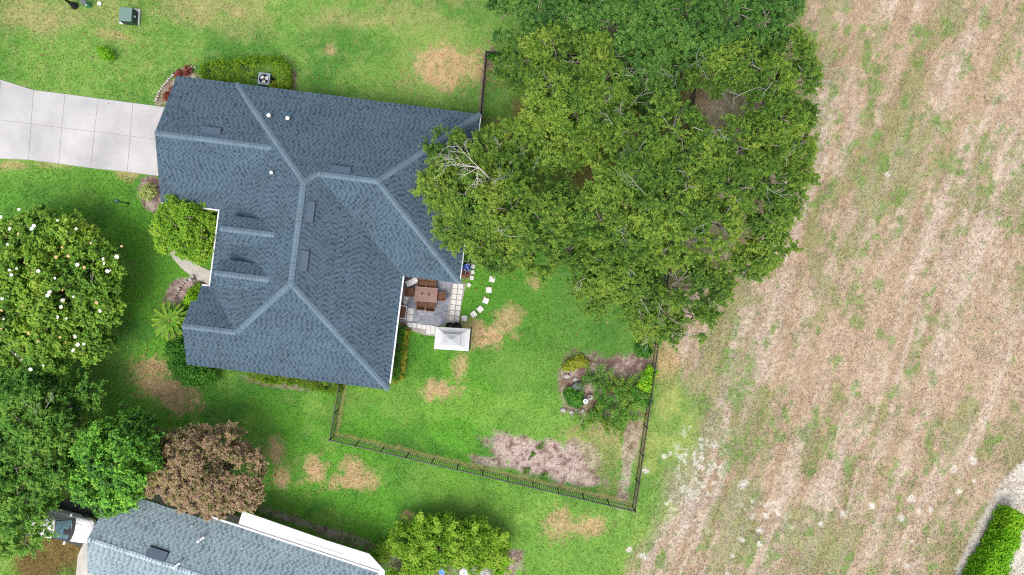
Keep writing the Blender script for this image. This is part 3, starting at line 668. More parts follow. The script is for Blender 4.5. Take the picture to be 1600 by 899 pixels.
    dmb = MB(); dmb.box(h.w(i + 1.17, 11.2, 1.05), (.06, 1.0, 2.1), h.ang); obj('front_door', dmb, M['wood'], o)
    return h, o
def thing_part(name, parent, loc):
    """an empty that groups a part's own pieces, one level under the thing"""
    o = bpy.data.objects.new(name, None); C.objects.link(o); o.parent = parent
    o.location = tuple(np.array(loc) - parent_loc(parent)); o.empty_display_size = .2
    return o
HH, HO = main_house()

# ------------------------------------------------------------------ neighbour's house at the bottom left
def neighbour():
    h = House(P(326, 807.5, E0), 18.2); k = .5
    Pk = h.inv(P(136, 843, E0 + 1.5)); W = 12.0; D = 11.0; g0 = .25
    UGm = Pk[0]; c = Pk[1]; hg = c - g0; kg = .5
    zc = kg * hg; z = lambda t: E0 + k * t
    o = thing('neighbour_house', 'pale grey shingle roof of the house next door, cut by the bottom edge', 'house', h.w(6, 5.5, 0))
    a = D / 2; VG = c + hg
    F = [([(0, 0, E0), (W, 0, E0), (W - a, a, z(a)), (a, a, z(a))], (0, 1), k), ([(W, 0, E0), (W, D, E0), (W - a, a, z(a))], (-1, 0), k),
         ([(W, D, E0), (0, D, E0), (a, a, z(a)), (W - a, a, z(a))], (0, -1), k),
         ([(0, 0, E0), (a, a, z(a)), (0, D, E0), (0, VG, E0), (zc / k, c, E0 + zc), (0, g0, E0)], (1, 0), k),
         ([(UGm, g0, E0), (0, g0, E0), (zc / k, c, E0 + zc), (UGm, c, E0 + zc)], (0, 1), kg), ([(UGm, VG, E0), (0, VG, E0), (zc / k, c, E0 + zc), (UGm, c, E0 + zc)], (0, -1), kg)]
    roof_part(h, F, [M['shingle2'], M['vent']], o)
    for p, q in (((UGm, c, E0 + zc), (zc / k, c, E0 + zc)), ((a, a, z(a)), (W - a, a, z(a)))): cap_part(h, p, q, o, M['cap2'], w=.16, lift=.02, drop=.075)
    def zf(u, v): return max(E0 + k * min(u, v) if u > 0 else 0, E0 + zc - kg * abs(v - c) if u < zc / k else 0)
    for px, py in ((310, 846), (272, 887)):
        u, v, zz = h.solve(px, py, zf, .3); x, y, _ = h.w(u, v, 0); mb = MB()
        mb.lathe((x, y, zz - .05), [(.055, 0), (.055, .34), (.09, .34), (.09, .42), (.03, .44)], 12); mb.bar((x, y, zz + .25), (x + .28, y + .22, zz + .22), .09)
        mb.lathe((x + .30, y + .235, zz), [(.05, -.1), (.05, .24), (.08, .26), (.02, .3)], 12)
        obj('vent_pipe', mb, M['pipe'], o)
    for px, py in ((300, 822), (378, 857)):
        u, v, zz = h.solve(px, py, zf, .2); x, y, _ = h.w(u, v, 0); mb = MB(); mb.lathe((x, y, zz - .05), [(.035, 0), (.035, .28), (.055, .28), (.02, .32)], 10); obj('vent_pipe', mb, M['pipe'], o)
    box_vent(h, 245, 867, zf, 'u', o, L=1.25, W=.62, slope=(0, 1))
    mb = MB(); mb.bar(h.w(.0, -.04, E0 - .05), h.w(W, -.04, E0 - .05), .12, .14); obj('gutter', mb, M['gutter'], o)
    # flat white aluminium porch roof along the north wall
    pr = thing_part('porch_roof', o, h.w(6, -.6, 2.4)); mb = MB()
    q = [h.inv(P(px, py, 2.7)) for px, py in ((379, 799), (510, 845), (577, 866), (600, 890))]
    poly = [(q[0][0], .3), (q[0][0], q[0][1]), (q[1][0], q[1][1]), (q[2][0], q[2][1]), (q[3][0] + .1, q[3][1] + .1), (q[3][0] + .2, .3)]
    mb.prism([h.w(u, v, 0)[:2] for u, v in poly], 2.60, 2.69)
    obj('panel', mb, mat('cream aluminium', (.50, .485, .45, 1), .6, noise=.06, nscale=2), pr)
    mb = MB(); A = h.inv(P(462, 844, 2.7)); B = h.inv(P(535, 868, 2.7)); mb.bar(h.w(A[0], A[1], 2.705), h.w(B[0], B[1], 2.705), .2, .03); obj('seam_cover', mb, mat('galvanised', (.38, .38, .40, 1), .5), pr)
    i = .5
    wall_poly(h, [(UGm + .35, g0 + i), (i, g0 + i), (i, i + .1), (W - i, i + .1), (W - i, D - i), (i, D - i), (i, VG - i), (UGm + .35, VG - i)], -.05, E0 - .13, o, M['stucco'])
    mb = MB(); uu = UGm + .36; A = [h.w(uu, g0 + i, E0 - .16), h.w(uu, VG - i, E0 - .16), h.w(uu, c, E0 + zc - .15)]; mb.add(A, [(0, 1, 2)]); obj('gable_wall', mb, M['stucco'], o)
    # pale apron in front of its garage
    mb = MB(); mb.prism([P(*p)[:2] for p in ((134, 842), (122, 868), (119, 899), (124, 960), (200, 960), (210, 860))], -.1, .03); struct(obj('driveway_apron', mb, M['walk']))
    return h
NB = neighbour()

# ------------------------------------------------------------------ leaves, trunks, trees
def rand_dirs(rg, n):
    v = rg.normal(size=(n, 3)); return v / np.linalg.norm(v, axis=1, keepdims=True)
def leaf_quads(pos, nrm, size, rg, aspect=.55):
    """diamond leaves: pos (n,3), preferred normals, length per leaf"""
    n = len(pos); r = rand_dirs(rg, n); t = np.cross(nrm, r); t /= np.maximum(np.linalg.norm(t, axis=1, keepdims=True), 1e-6)
    b = np.cross(nrm, t); L = size[:, None]
    p0 = pos - t * L * .5; p2 = pos + t * L * .5 - nrm * L * .12; p1 = pos + b * L * aspect * .5 + nrm * L * .08; p3 = pos - b * L * aspect * .5 + nrm * L * .08
    return np.stack([p0, p1, p2, p3], 1).reshape(-1, 3)
def leaves_from_clumps(cc, cn, crad, per, size, rg, up=.55, spread=.7, ctint=None, flat=.75):
    n = len(cc); idx = np.repeat(np.arange(n), per)
    d = rand_dirs(rg, len(idx)) * (rg.uniform(0, 1, len(idx)) ** .45)[:, None]
    rr = np.repeat(crad, per)[:, None] if hasattr(crad, '__len__') else crad
    off = d * rr; off[:, 2] *= flat
    pos = cc[idx] + off
    nr = cn[idx] * .5 + np.array((0, 0, up)) + d * .35 + rand_dirs(rg, len(idx)) * spread; nr /= np.linalg.norm(nr, axis=1, keepdims=True)
    sz = rg.uniform(.7, 1.25, len(idx)) * size
    t = rg.uniform(0, 1, len(idx)) * .55 + (ctint[idx] if ctint is not None else .22)
    return leaf_quads(pos, nr, sz, rg), np.repeat(np.clip(t, 0, 1), 4)
def leaves_on_sprays(cc, cn, tl, twigs, per, size, rg, ctint, up=.8):
    """every clump is a spray: a few twigs fanning outwards and upwards with leaves along them, palest at the growing tips"""
    n = len(cc); k = n * twigs; ci = np.repeat(np.arange(n), twigs)
    d = cn[ci] * .55 + np.array((0, 0, .35)) + rand_dirs(rg, k) * 1.0; d /= np.linalg.norm(d, axis=1, keepdims=True)
    L = tl * rg.uniform(.55, 1.25, k); li = np.repeat(np.arange(k), per); t = rg.uniform(0, 1, k * per) ** .75
    bend = np.zeros((k * per, 3)); bend[:, 2] = -.25 * t * t * L[li]
    pos = cc[ci][li] + d[li] * (t * L[li])[:, None] + bend + rg.normal(0, .055, (k * per, 3))
    nr = np.array((0, 0, up)) + d[li] * .35 + rand_dirs(rg, k * per) * .6; nr /= np.linalg.norm(nr, axis=1, keepdims=True)
    ti = ctint[ci][li] - .16 + .42 * t * t + rg.uniform(-.16, .16, k * per) + np.repeat(rg.uniform(-.08, .08, k), per)
    return leaf_quads(pos, nr, rg.uniform(.7, 1.25, k * per) * size, rg), np.repeat(np.clip(ti, 0, 1), 4)
def lobe_clumps(lobes, dens, rg, shell=(.72, 1.04), low=-.35, gap=.34, gseed=3):
    """clumps over the outer shell of each lobe; keeps holes where noise is low and drops clumps deep inside other lobes"""
    cs, ns, ti = [], [], []
    L = np.array(lobes, float)
    for li, (x, y, z, rx, ry, rz) in enumerate(lobes):
        n = int(dens * 2 * math.pi * rx * ry * 1.25); d = rand_dirs(rg, n * 2); d = d[d[:, 2] > low][:n]
        rad = rg.uniform(shell[0], shell[1], len(d)) ; deep = rg.uniform(0, 1, len(d)) < .22; rad[deep] *= rg.uniform(.4, .9, deep.sum())
        # lumpy outline
        lump = 1 + .22 * (vnoise(d[:, 0] * 2.6 + x, d[:, 1] * 2.6 + y + d[:, 2] * 1.7, 91) - .5) * 2
        p = np.stack([x + d[:, 0] * rx * rad * lump, y + d[:, 1] * ry * rad * lump, z + d[:, 2] * rz * rad * lump], -1)
        keep = vnoise(p[:, 0] * .95 + p[:, 2] * .8, p[:, 1] * .95 - p[:, 2] * .6, gseed) > gap * (.9 + .2 * rg.uniform(size=len(p)))
        ins = np.zeros(len(p), bool)
        for qi, q in enumerate(L):
            if qi == li: continue
            ins |= (((p[:, 0] - q[0]) / q[3]) ** 2 + ((p[:, 1] - q[1]) / q[4]) ** 2 + ((p[:, 2] - q[2]) / q[5]) ** 2) < .38
        keep &= ~ins
        cs.append(p[keep]); ns.append(d[keep]); ti.append(np.full(keep.sum(), rg.uniform(-.06, .06)))
    cs = np.concatenate(cs); ns = np.concatenate(ns); ti = np.concatenate(ti)
    t = .24 + ti + .5 * (vnoise(cs[:, 0] * .8, cs[:, 1] * .8, 55) - .5) + rg.uniform(-.1, .1, len(cs))
    return cs, ns, t
def tree(name, label, cat, base, lobes_px, leafmat, seed, dens=4.2, per=84, size=.155, crad=.52, group=None, trunk_r=.32, flat=.55, gap=.24, zsq=.8, twigs=0, fork=.35, bark='bark', extra=None, shell=(.70, 1.08), up=1.35, hs=1.0, tl=.66, tw=8, lp=22):
    dens *= .72; per = int(per * 1.3); twigs = int(twigs * .62)
    rg = np.random.default_rng(seed); rr = random.Random(seed)
    lobes = []
    for (px, py, rp, zt) in lobes_px:
        zt = zt * hs + rr.uniform(-.9, .5) * min(1, zt / 8); r = rp * rr.uniform(.88, 1.02) / ppm(zt - 1.0); x, y, _ = P(px, py, zt - r * .5); lobes.append((x, y, zt - r * zsq, r * .94, r * .94, r * zsq))
    bx = float(np.mean([l[0] for l in lobes])); by = float(np.mean([l[1] for l in lobes])); o = thing(name, label, cat, (bx, by, 0), group=group)
    mr_ = float(np.mean([l[3] for l in lobes])); mz = float(np.mean([l[2] for l in lobes])); lobes.append((bx, by, mz - .4, mr_ * 1.15, mr_ * 1.15, mr_ * .8))
    cs, ns, t = lobe_clumps(lobes, dens, rg, gap=gap, gseed=seed % 17 + 2, shell=shell)
    co, tint = leaves_on_sprays(cs, ns, tl, tw, lp, size, rg, t + .12, up)
    raw_mesh('crown', co, np.arange(len(co)).reshape(-1, 4), tint, [leafmat], o)
    # trunk with limbs to every lobe
    mb = MB(); zt = max(l[2] for l in lobes); cx = np.mean([l[0] for l in lobes]); cy = np.mean([l[1] for l in lobes])
    fk = np.array((bx + (cx - bx) * .3, by + (cy - by) * .3, zt * fork))
    mb.tube([(bx, by, -.1), (bx * .7 + fk[0] * .3, by * .7 + fk[1] * .3, fk[2] * .5), fk], [trunk_r * 1.35, trunk_r, trunk_r * .85], 10)
    for (x, y, z, rx, ry, rz) in lobes:
        end = np.array((x, y, z + rz * .35)); m1 = fk * .55 + end * .45 + np.array((rr.uniform(-.5, .5), rr.uniform(-.5, .5), rr.uniform(.2, .9)))
        m2 = fk * .2 + end * .8 + np.array((rr.uniform(-.4, .4), rr.uniform(-.4, .4), rr.uniform(-.1, .4)))
        mb.tube([fk - np.array((0, 0, .2)), m1, m2, end], [trunk_r * .5, trunk_r * .32, trunk_r * .2, trunk_r * .09], 6)
        for j in range(4):
            d = np.array((rr.uniform(-1, 1), rr.uniform(-1, 1), rr.uniform(.0, .8))); d /= np.linalg.norm(d)
            e2 = end + d * np.array((rx, ry, rz)) * .85; mm = (end * .4 + e2 * .6) + np.array((rr.uniform(-.2, .2), rr.uniform(-.2, .2), rr.uniform(0, .25)))
            mb.tube([end - np.array((0, 0, .1)), mm, e2], [trunk_r * .12, .03, .012], 5)
    obj('trunk', mb, M[bark], o)
    if twigs:
        for j in range(twigs):
            tb = MB(); x, y, z, rx, ry, rz = lobes[rr.randrange(len(lobes))]; a = rr.uniform(0, 6.283); el = rr.uniform(.35, .95)
            q = np.array((x + math.cos(a) * rx * el, y + math.sin(a) * ry * el, z + rz * math.sqrt(max(0, 1 - el * el)) * rr.uniform(.74, .98)))
            twig(tb, q, a + rr.uniform(-.8, .8), rr.uniform(.6, 1.7), rr, .02)
            obj('bare_twig', tb, M['twig'], o)
    return o
def twig(tb, q, a, L, rr, r0=.022, depth=2):
    d = np.array((math.cos(a), math.sin(a), rr.uniform(-.15, .35))); n = np.array((-d[1], d[0], 0))
    m = q + d * L * .5 + n * rr.uniform(-.12, .12) * L; e = q + d * L + n * rr.uniform(-.2, .2) * L
    tb.tube([q, m, e], [r0, r0 * .75, r0 * .35], 4, cap=False)
    if depth:
        for f in (.35, .6, .85):
            if rr.random() < .85: twig(tb, q * (1 - f) + e * f, a + rr.choice((-1, 1)) * rr.uniform(.45, 1.0), L * rr.uniform(.35, .6), rr, r0 * .6, depth - 1)

G = lambda r, g, b, k=.74: col(r, g, b, k)
oak_leaf = ramp_mat('oak leaf', [(0, G(62, 96, 34)), (.35, G(98, 140, 50)), (.65, G(134, 168, 60)), (1, G(176, 192, 80))])
oak_dark = ramp_mat('live oak leaf', [(0, G(54, 96, 44)), (.4, G(88, 138, 58)), (.75, G(120, 166, 72)), (1, G(154, 188, 90))])
oak_soft = ramp_mat('laurel oak leaf', [(0, G(62, 108, 42)), (.4, G(106, 162, 60)), (.75, G(142, 190, 74)), (1, G(174, 208, 94))])
mag_leaf = ramp_mat('magnolia leaf', [(0, G(56, 94, 24)), (.4, G(104, 152, 42)), (.75, G(144, 182, 54)), (1, G(182, 200, 80))], rough=.5, trans=.25, spec=.2)
hol_leaf = ramp_mat('glossy leaf', [(0, G(34, 76, 26)), (.35, G(72, 130, 38)), (.65, G(120, 190, 52)), (1, G(182, 228, 84))], rough=.5, trans=.25, spec=.2)
myr_leaf = ramp_mat('crape myrtle leaf', [(0, G(108, 108, 68)), (.28, G(150, 152, 88)), (.38, G(172, 144, 112)), (.62, G(208, 172, 148)), (.74, G(170, 164, 104)), (1, G(162, 190, 82))])
bright_leaf = ramp_mat('bright shrub leaf', [(0, G(84, 130, 28)), (.4, G(130, 182, 46)), (.75, G(164, 204, 64)), (1, G(200, 216, 96))])
hedge_leaf = ramp_mat('hedge leaf', [(0, G(74, 116, 22)), (.4, G(114, 160, 34)), (.75, G(142, 182, 44)), (1, G(196, 186, 60))])
neon_leaf = ramp_mat('lime hedge leaf', [(0, G(84, 148, 24)), (.4, G(130, 200, 36)), (.75, G(168, 222, 48)), (1, G(206, 234, 78))])
dark_leaf = ramp_mat('dark shrub leaf', [(0, G(44, 96, 32)), (.5, G(80, 146, 48)), (1, G(120, 184, 66))])
yellow_leaf = ramp_mat('yellow variegated leaf', [(0, G(100, 140, 40)), (.4, G(168, 180, 60)), (.8, G(206, 198, 70)), (1, G(226, 214, 110))])
red_leaf = ramp_mat('reddish leaf', [(0, G(110, 40, 44)), (.5, G(170, 84, 84)), (1, G(140, 130, 70))])
vari_leaf = ramp_mat('cream edged leaf', [(0, G(140, 176, 76)), (.5, G(190, 212, 110)), (1, G(226, 228, 160))])

OG = 'big oaks between the backyard and the field'
tree('oak_tree', 'yellow green oak whose western boughs hang over the blue roof, with a bleached dead branch', 'tree', (790, 330),
     [(702, 243, 36, 7.6), (688, 300, 40, 7.8), (706, 345, 36, 7.8), (745, 372, 42, 8.4), (745, 310, 48, 9.4), (790, 268, 40, 9.2), (800, 330, 54, 10.2), (850, 350, 50, 10.2), (838, 395, 34, 8.2), (790, 395, 34, 8), (872, 318, 36, 9.5), (745, 396, 18, 6.5), (760, 235, 34, 8)], oak_leaf, 11, hs=.86, group=OG, twigs=26)
tree('oak_tree', 'oak with bushy light crown beside the fence corner behind the house', 'tree', (890, 165),
     [(818, 100, 38, 8.2), (868, 80, 46, 9.6), (915, 100, 46, 10.6), (945, 128, 36, 10.6), (872, 138, 50, 10.8), (905, 168, 46, 11), (850, 190, 40, 9.4), (830, 225, 36, 8), (880, 225, 42, 9), (958, 172, 34, 10), (925, 215, 34, 9.5), (800, 212, 26, 6.5)], oak_leaf, 12, hs=.86, group=OG, twigs=24)
tree('oak_tree', 'tallest oak, its broad crown in the centre of the oak clump', 'tree', (1045, 280),
     [(992, 205, 46, 12), (1050, 205, 50, 12.8), (1012, 262, 56, 13.2), (962, 300, 50, 12.6), (1040, 312, 58, 13.2), (1092, 255, 50, 12.4), (1140, 292, 52, 12.2), (1120, 350, 46, 11.6), (1060, 372, 50, 12), (992, 365, 46, 11.6), (1178, 270, 36, 10.8), (1150, 225, 34, 10.8), (940, 345, 34, 10.5)], oak_leaf, 13, hs=.86, group=OG, twigs=40, trunk_r=.42)
tree('oak_tree', 'low oak at the southern end of the clump, over the fence and field edge', 'tree', (1030, 440),
     [(905, 425, 38, 7.6), (950, 412, 44, 9), (985, 438, 42, 8.8), (935, 455, 32, 7), (1020, 462, 36, 7.6), (1060, 440, 46, 8.8), (1105, 445, 42, 8.4), (1040, 492, 38, 7.4), (1085, 495, 36, 7.2), (1048, 515, 24, 5.8), (885, 395, 30, 7.5), (1010, 500, 28, 6.4)], oak_leaf, 14, hs=.86, group=OG, twigs=26)
tree('oak_tree', 'oak on the eastern side of the clump, edging the dry field', 'tree', (1205, 230),
     [(1234, 88, 38, 8.6), (1266, 112, 24, 8), (1204, 122, 42, 9.4), (1246, 130, 30, 8), (1154, 100, 38, 9), (1109, 118, 34, 8.6), (1214, 182, 42, 9), (1238, 230, 38, 8.6), (1228, 290, 40, 8.8), (1204, 335, 44, 9), (1204, 385, 38, 8.2), (1184, 400, 34, 8), (1194, 225, 38, 9.8), (1190, 165, 34, 9), (1250, 180, 22, 7.4)], oak_leaf, 15, hs=.86, group=OG, twigs=34)
tree('oak_tree', 'darker green oak along the top edge behind the lighter oaks', 'tree', (1010, 20),
     [(800, 18, 36, 7.6), (848, 28, 46, 8.8), (905, 12, 50, 9.4), (962, 36, 50, 9.2), (1022, 18, 54, 9.8), (1082, 40, 52, 9.4), (1142, 18, 50, 9.4), (1196, 30, 42, 8.8), (1232, 6, 28, 7.6), (1002, 92, 44, 8.2), (1062, 100, 36, 7.8), (1120, 72, 38, 8.2), (975, 150, 30, 7), (1180, 70, 30, 7.6), (900, -30, 50, 9), (1020, -40, 60, 10), (1130, -35, 50, 9), (1035, 150, 28, 6.5)], oak_dark, 16, hs=.86, group=OG, twigs=30, per=84)
# bleached dead branch over the roof, part of the western oak
for o_ in [q for q in C.objects if q.name == 'oak_tree']:
    rr = random.Random(4); tb = MB(); s = np.array(P(748, 262, 8.9))
    for a_, L_ in ((3.14, 2.2), (2.45, 1.9), (3.6, 1.4), (4.4, 1.2), (4.75, 1.0), (2.85, 1.5)): twig(tb, s, a_, L_, rr, .022, 3)
    tb.tube([np.array(P(770, 285, 6.5)), (s + np.array(P(770, 285, 6.5))) / 2 + np.array((0, 0, .2)), s], [.07, .05, .03], 6)
    obj('dead_branch', tb, M['deadwood'], o_)
tree('magnolia_tree', 'large round magnolia dotted with white blossoms on the front lawn', 'tree', (92, 455),
     [(90, 455, 66, 8.4), (40, 420, 56, 7.6), (100, 385, 50, 7.2), (142, 418, 40, 6.8), (146, 482, 38, 6.8), (130, 525, 46, 6.8), (70, 535, 52, 7), (20, 490, 56, 7.6), (30, 372, 44, 6.2), (10, 540, 44, 6.4), (65, 358, 36, 5.6), (120, 452, 46, 7.6), (148, 388, 30, 5.6), (160, 450, 26, 5.6), (172, 472, 14, 4.6), (165, 410, 16, 5), (-40, 450, 60, 7.5), (60, 478, 44, 8)],
     mag_leaf, 21, hs=.74, tl=.40, tw=6, lp=11, dens=9, per=36, size=.185, crad=.40, gap=.26, trunk_r=.3, fork=.2)
tree('laurel_oak_tree', 'loose mid green oak at the left edge below the magnolia', 'tree', (30, 720),
     [(18, 612, 46, 8), (68, 608, 34, 7), (112, 622, 30, 6.4), (145, 618, 24, 5.4), (40, 668, 48, 8.6), (88, 676, 38, 7.6), (12, 722, 48, 9), (62, 724, 44, 8.8), (92, 722, 26, 7), (28, 782, 48, 8.6), (46, 785, 32, 7.6), (34, 832, 36, 7.4), (2, 838, 34, 7.4), (78, 648, 30, 7.4), (-35, 700, 50, 9), (-40, 800, 50, 8), (122, 660, 20, 5.6)], oak_soft, 22, hs=.66, twigs=22)
tree('camphor_tree', 'dark glossy round tree between the reddish tree and the left edge oak', 'tree', (185, 715),
     [(180, 718, 52, 6.6), (150, 700, 40, 5.8), (210, 690, 38, 5.6), (222, 720, 28, 5), (152, 752, 42, 6), (190, 765, 36, 5.4), (132, 725, 34, 5.2), (165, 785, 26, 4.4), (190, 672, 30, 4.8), (130, 766, 24, 4.6), (215, 665, 20, 4)], hol_leaf, 23, tl=.30, tw=6, lp=9, dens=15, per=30, size=.17, crad=.34, gap=.24, trunk_r=.22, fork=.25)
tree('crape_myrtle_tree', 'reddish brown crape myrtle overhanging the neighbouring roof', 'tree', (318, 742),
     [(315, 742, 52, 5.8), (270, 735, 40, 5.2), (290, 707, 36, 5), (345, 708, 38, 5), (372, 738, 38, 5), (372, 768, 32, 4.8), (335, 774, 34, 4.8), (285, 764, 34, 5), (248, 748, 30, 4.6), (388, 760, 24, 4), (315, 694, 26, 4.4), (255, 706, 28, 4.4), (325, 765, 40, 5.4), (355, 745, 40, 5.4)], myr_leaf, 24, tl=.42, tw=8, lp=18, dens=9.5, per=34, size=.14, crad=.30, gap=.20, trunk_r=.12, fork=.18)
tree('front_yard_tree', 'light green small tree by the entry corner of the blue roof', 'tree', (287, 358),
     [(287, 358, 30, 4.0), (258, 345, 22, 3.4), (272, 325, 18, 3.2), (310, 335, 22, 3.5), (318, 365, 22, 3.4), (262, 375, 22, 3.3), (295, 385, 24, 3.4), (318, 392, 16, 2.9), (290, 340, 22, 3.7), (245, 357, 12, 2.8), (312, 402, 10, 2.4)], bright_leaf, 25, tl=.30, tw=6, lp=8, dens=18, per=22, size=.15, crad=.25, gap=.16, trunk_r=.09, fork=.2)
def flowers():
    o_ = [q for q in C.objects if q.name == 'magnolia_tree'][0]; loc = np.array(o_.location); rr = random.Random(9)
    mb = MB()
    for k in range(7):
        a = k * 2 * math.pi / 7; c, s = math.cos(a), math.sin(a)
        mb.add([(0, 0, 0), (.10 * c - .05 * s, .10 * s + .05 * c, .03), (.17 * c, .17 * s, .07), (.10 * c + .05 * s, .10 * s - .05 * c, .03)], [(0, 3, 2, 1)])
    mb.lathe((0, 0, .0), [(.035, 0), (.03, .05), (.005, .08)], 8)
    w0 = obj('flower', mb, M['petal'], o_, world=False); b0 = w0.copy(); b0.data = w0.data.copy(); b0.data.materials[0] = M['oldpetal']; C.objects.link(b0); b0.parent = o_
    W = [(30, 328), (90, 345), (53, 353), (50, 358), (119, 358), (16, 358), (12, 382), (162, 405), (163, 412), (183, 401), (172, 423), (121, 414), (15, 422), (26, 420), (18, 430), (60, 424), (86, 435), (3, 467), (78, 457), (115, 464), (98, 470), (96, 480), (91, 496), (157, 486), (104, 498), (6, 499), (118, 526), (131, 538), (122, 539), (115, 548), (25, 554), (68, 571), (48, 577), (34, 563), (168, 424), (75, 462), (2, 340), (143, 380)]
    B = [(29, 366), (17, 350), (97, 387), (142, 380), (88, 402), (107, 400), (190, 385), (132, 418), (50, 426), (98, 454), (151, 473), (45, 521), (94, 527), (60, 534), (103, 535), (3, 485), (2, 514), (35, 479)]
    rg = random.Random(3); lob = None
    crown = [c for c in o_.children if c.name.startswith('crown')][0]
    v = np.empty(len(crown.data.vertices) * 3, np.float32); crown.data.vertices.foreach_get('co', v); v = v.reshape(-1, 3) + loc
    s = 1600 / GW * H / (H - v[:, 2]); px = 800 + v[:, 0] * s; py = 449.5 - v[:, 1] * s
    for i, (lst, src) in enumerate(((W, w0), (B, b0))):
        for j, (x, y) in enumerate(lst):
            m = (np.abs(px - x) < 5) & (np.abs(py - y) < 5); z = v[m, 2].max() if m.any() else 5.5
            f = src if j == 0 else src.copy()
            if j: C.objects.link(f); f.parent = o_
            f.location = tuple(np.array(P(x, y, z + .05)) - loc); k = rr.uniform(.5, 1.05) * (1 if i == 0 else .75); f.scale = (k, k, k); f.rotation_euler = (rr.uniform(-.4, .4), rr.uniform(-.4, .4), rr.uniform(0, 6))
flowers()

# ------------------------------------------------------------------ shrubs and hedges
def shrub(name, label, cat, lobes_px, leafmat, seed, dens=11, per=16, size=.14, crad=.2, group=None, gap=.1, zsq=.85, stem_r=.03, up=.55, spikes=0, low=-.35):
    rg = np.random.default_rng(seed); rr = random.Random(seed); dens *= 2.4 if len(lobes_px) < 9 else 1.5
    lobes = []
    for (px, py, rp, zt) in lobes_px:
        r = rp / ppm(zt * .8); x, y, _ = P(px, py, zt * .6); lobes.append((x, y, max(zt - r * zsq, zt * .45), r, r, min(r * zsq, zt * .55)))
    bx, by = np.mean([l[0] for l in lobes]), np.mean([l[1] for l in lobes])
    o = thing(name, label, cat, (float(bx), float(by), 0), group=group)
    cs, ns, t = lobe_clumps(lobes, dens, rg, gap=gap, gseed=seed % 13 + 1, shell=(.6, 1.05))
    if spikes:
        ex = []
        for j in range(spikes):
            x, y, z, rx, ry, rz = lobes[rr.randrange(len(lobes))]; a = rr.uniform(0, 6.283); d = np.array((math.cos(a) * .8, math.sin(a) * .8, .75)); st = np.array((x, y, z)) + d * np.array((rx, ry, rz)) * .8
            for q in range(7): ex.append(st + d * .17 * q)
        ex = np.array(ex); cs = np.concatenate([cs, ex]); ns = np.concatenate([ns, np.tile((0, 0, 1.), (len(ex), 1))]); t = np.concatenate([t, np.full(len(ex), .4)])
    cs[:, 2] = np.maximum(cs[:, 2], .05)
    co, tint = leaves_from_clumps(cs, ns, rg.uniform(.75, 1.25, len(cs)) * crad, per, size, rg, ctint=t, up=up)
    raw_mesh('foliage', co, np.arange(len(co)).reshape(-1, 4), tint, [leafmat], o)
    mb = MB()
    for (x, y, z, rx, ry, rz) in lobes:
        for j in range(3):
            e2 = (x + rr.uniform(-.6, .6) * rx, y + rr.uniform(-.6, .6) * ry, z + rz * .4); b2 = (x * .7 + bx * .3 + rr.uniform(-.1, .1), y * .7 + by * .3 + rr.uniform(-.1, .1), -.05)
            mb.tube([b2, ((b2[0] + e2[0]) / 2, (b2[1] + e2[1]) / 2, e2[2] * .6), e2], [stem_r, stem_r * .7, stem_r * .3], 5)
    obj('stem', mb, M['bark'], o)
    return o
def hedge(name, label, poly_px, ht, leafmat, seed, dens=26, per=14, size=.11, crad=.17, cat='hedge', holes=(), yellow=None, group=None):
    rg = np.random.default_rng(seed); poly = [P(px, py, ht * .85)[:2] for px, py in poly_px]
    bx = float(np.mean([p[0] for p in poly])); by = float(np.mean([p[1] for p in poly]))
    o = thing(name, label, cat, (bx, by, 0), group=group)
    xs = [p[0] for p in poly]; ys = [p[1] for p in poly]; ar = (max(xs) - min(xs)) * (max(ys) - min(ys)); n = int(ar * dens)
    p = np.stack([rg.uniform(min(xs), max(xs), n), rg.uniform(min(ys), max(ys), n)], -1); p = p[in_poly(p, poly)]
    ed = np.full(len(p), 9.0)
    for i in range(len(poly)): ed = np.minimum(ed, segdist(p[:, 0], p[:, 1], [poly[i], poly[(i + 1) % len(poly)]]))
    rnd = np.minimum(ed / .35, 1); top = ht * (.80 + .2 * np.sqrt(rnd)) + .22 * (fbm(p[:, 0], p[:, 1], .8, seed, 2) - .5)
    c1 = np.stack([p[:, 0], p[:, 1], top - rg.uniform(0, .25, len(p))], -1); n1 = np.tile((0, 0, 1.), (len(c1), 1))
    sd_ = []
    for i in range(len(poly)):
        a = np.array(poly[i]); b = np.array(poly[(i + 1) % len(poly)]); L = np.linalg.norm(b - a); m = int(L * ht * dens * 1.3); t = rg.uniform(0, 1, (m, 1)); q = a + (b - a) * t + rg.normal(0, .06, (m, 2))
        sd_.append(np.concatenate([q, rg.uniform(.1, ht * .92, (m, 1))], 1))
    c2 = np.concatenate(sd_); n2 = c2.copy(); n2[:, 0] -= bx; n2[:, 1] -= by; n2[:, 2] = .3; n2 /= np.linalg.norm(n2, axis=1, keepdims=True)
    cs = np.concatenate([c1, c2]); ns = np.concatenate([n1, n2])
    for (hx, hy, hr) in holes:
        q = P(hx, hy, .6); k = np.hypot(cs[:, 0] - q[0], cs[:, 1] - q[1]) > hr; cs = cs[k]; ns = ns[k]
    t = .24 + .55 * (fbm(cs[:, 0], cs[:, 1], .9, seed + 3, 3) - .5) + rg.uniform(-.12, .12, len(cs))
    co, tint = leaves_from_clumps(cs, ns, crad, per, size, rg, ctint=t)
    raw_mesh('foliage', co, np.arange(len(co)).reshape(-1, 4), tint, [leafmat], o)
    mb = MB(); rr = random.Random(seed); k = max(3, int(ar * .8)); pl = np.array([q for q in p[:k]])
    for q in pl: mb.tube([(q[0], q[1], -.05), (q[0] + rr.uniform(-.1, .1), q[1] + rr.uniform(-.1, .1), ht * .75)], [.03, .012], 5)
    obj('stem', mb, M['bark'], o)
    return o
AC = (412.5, 123.5)
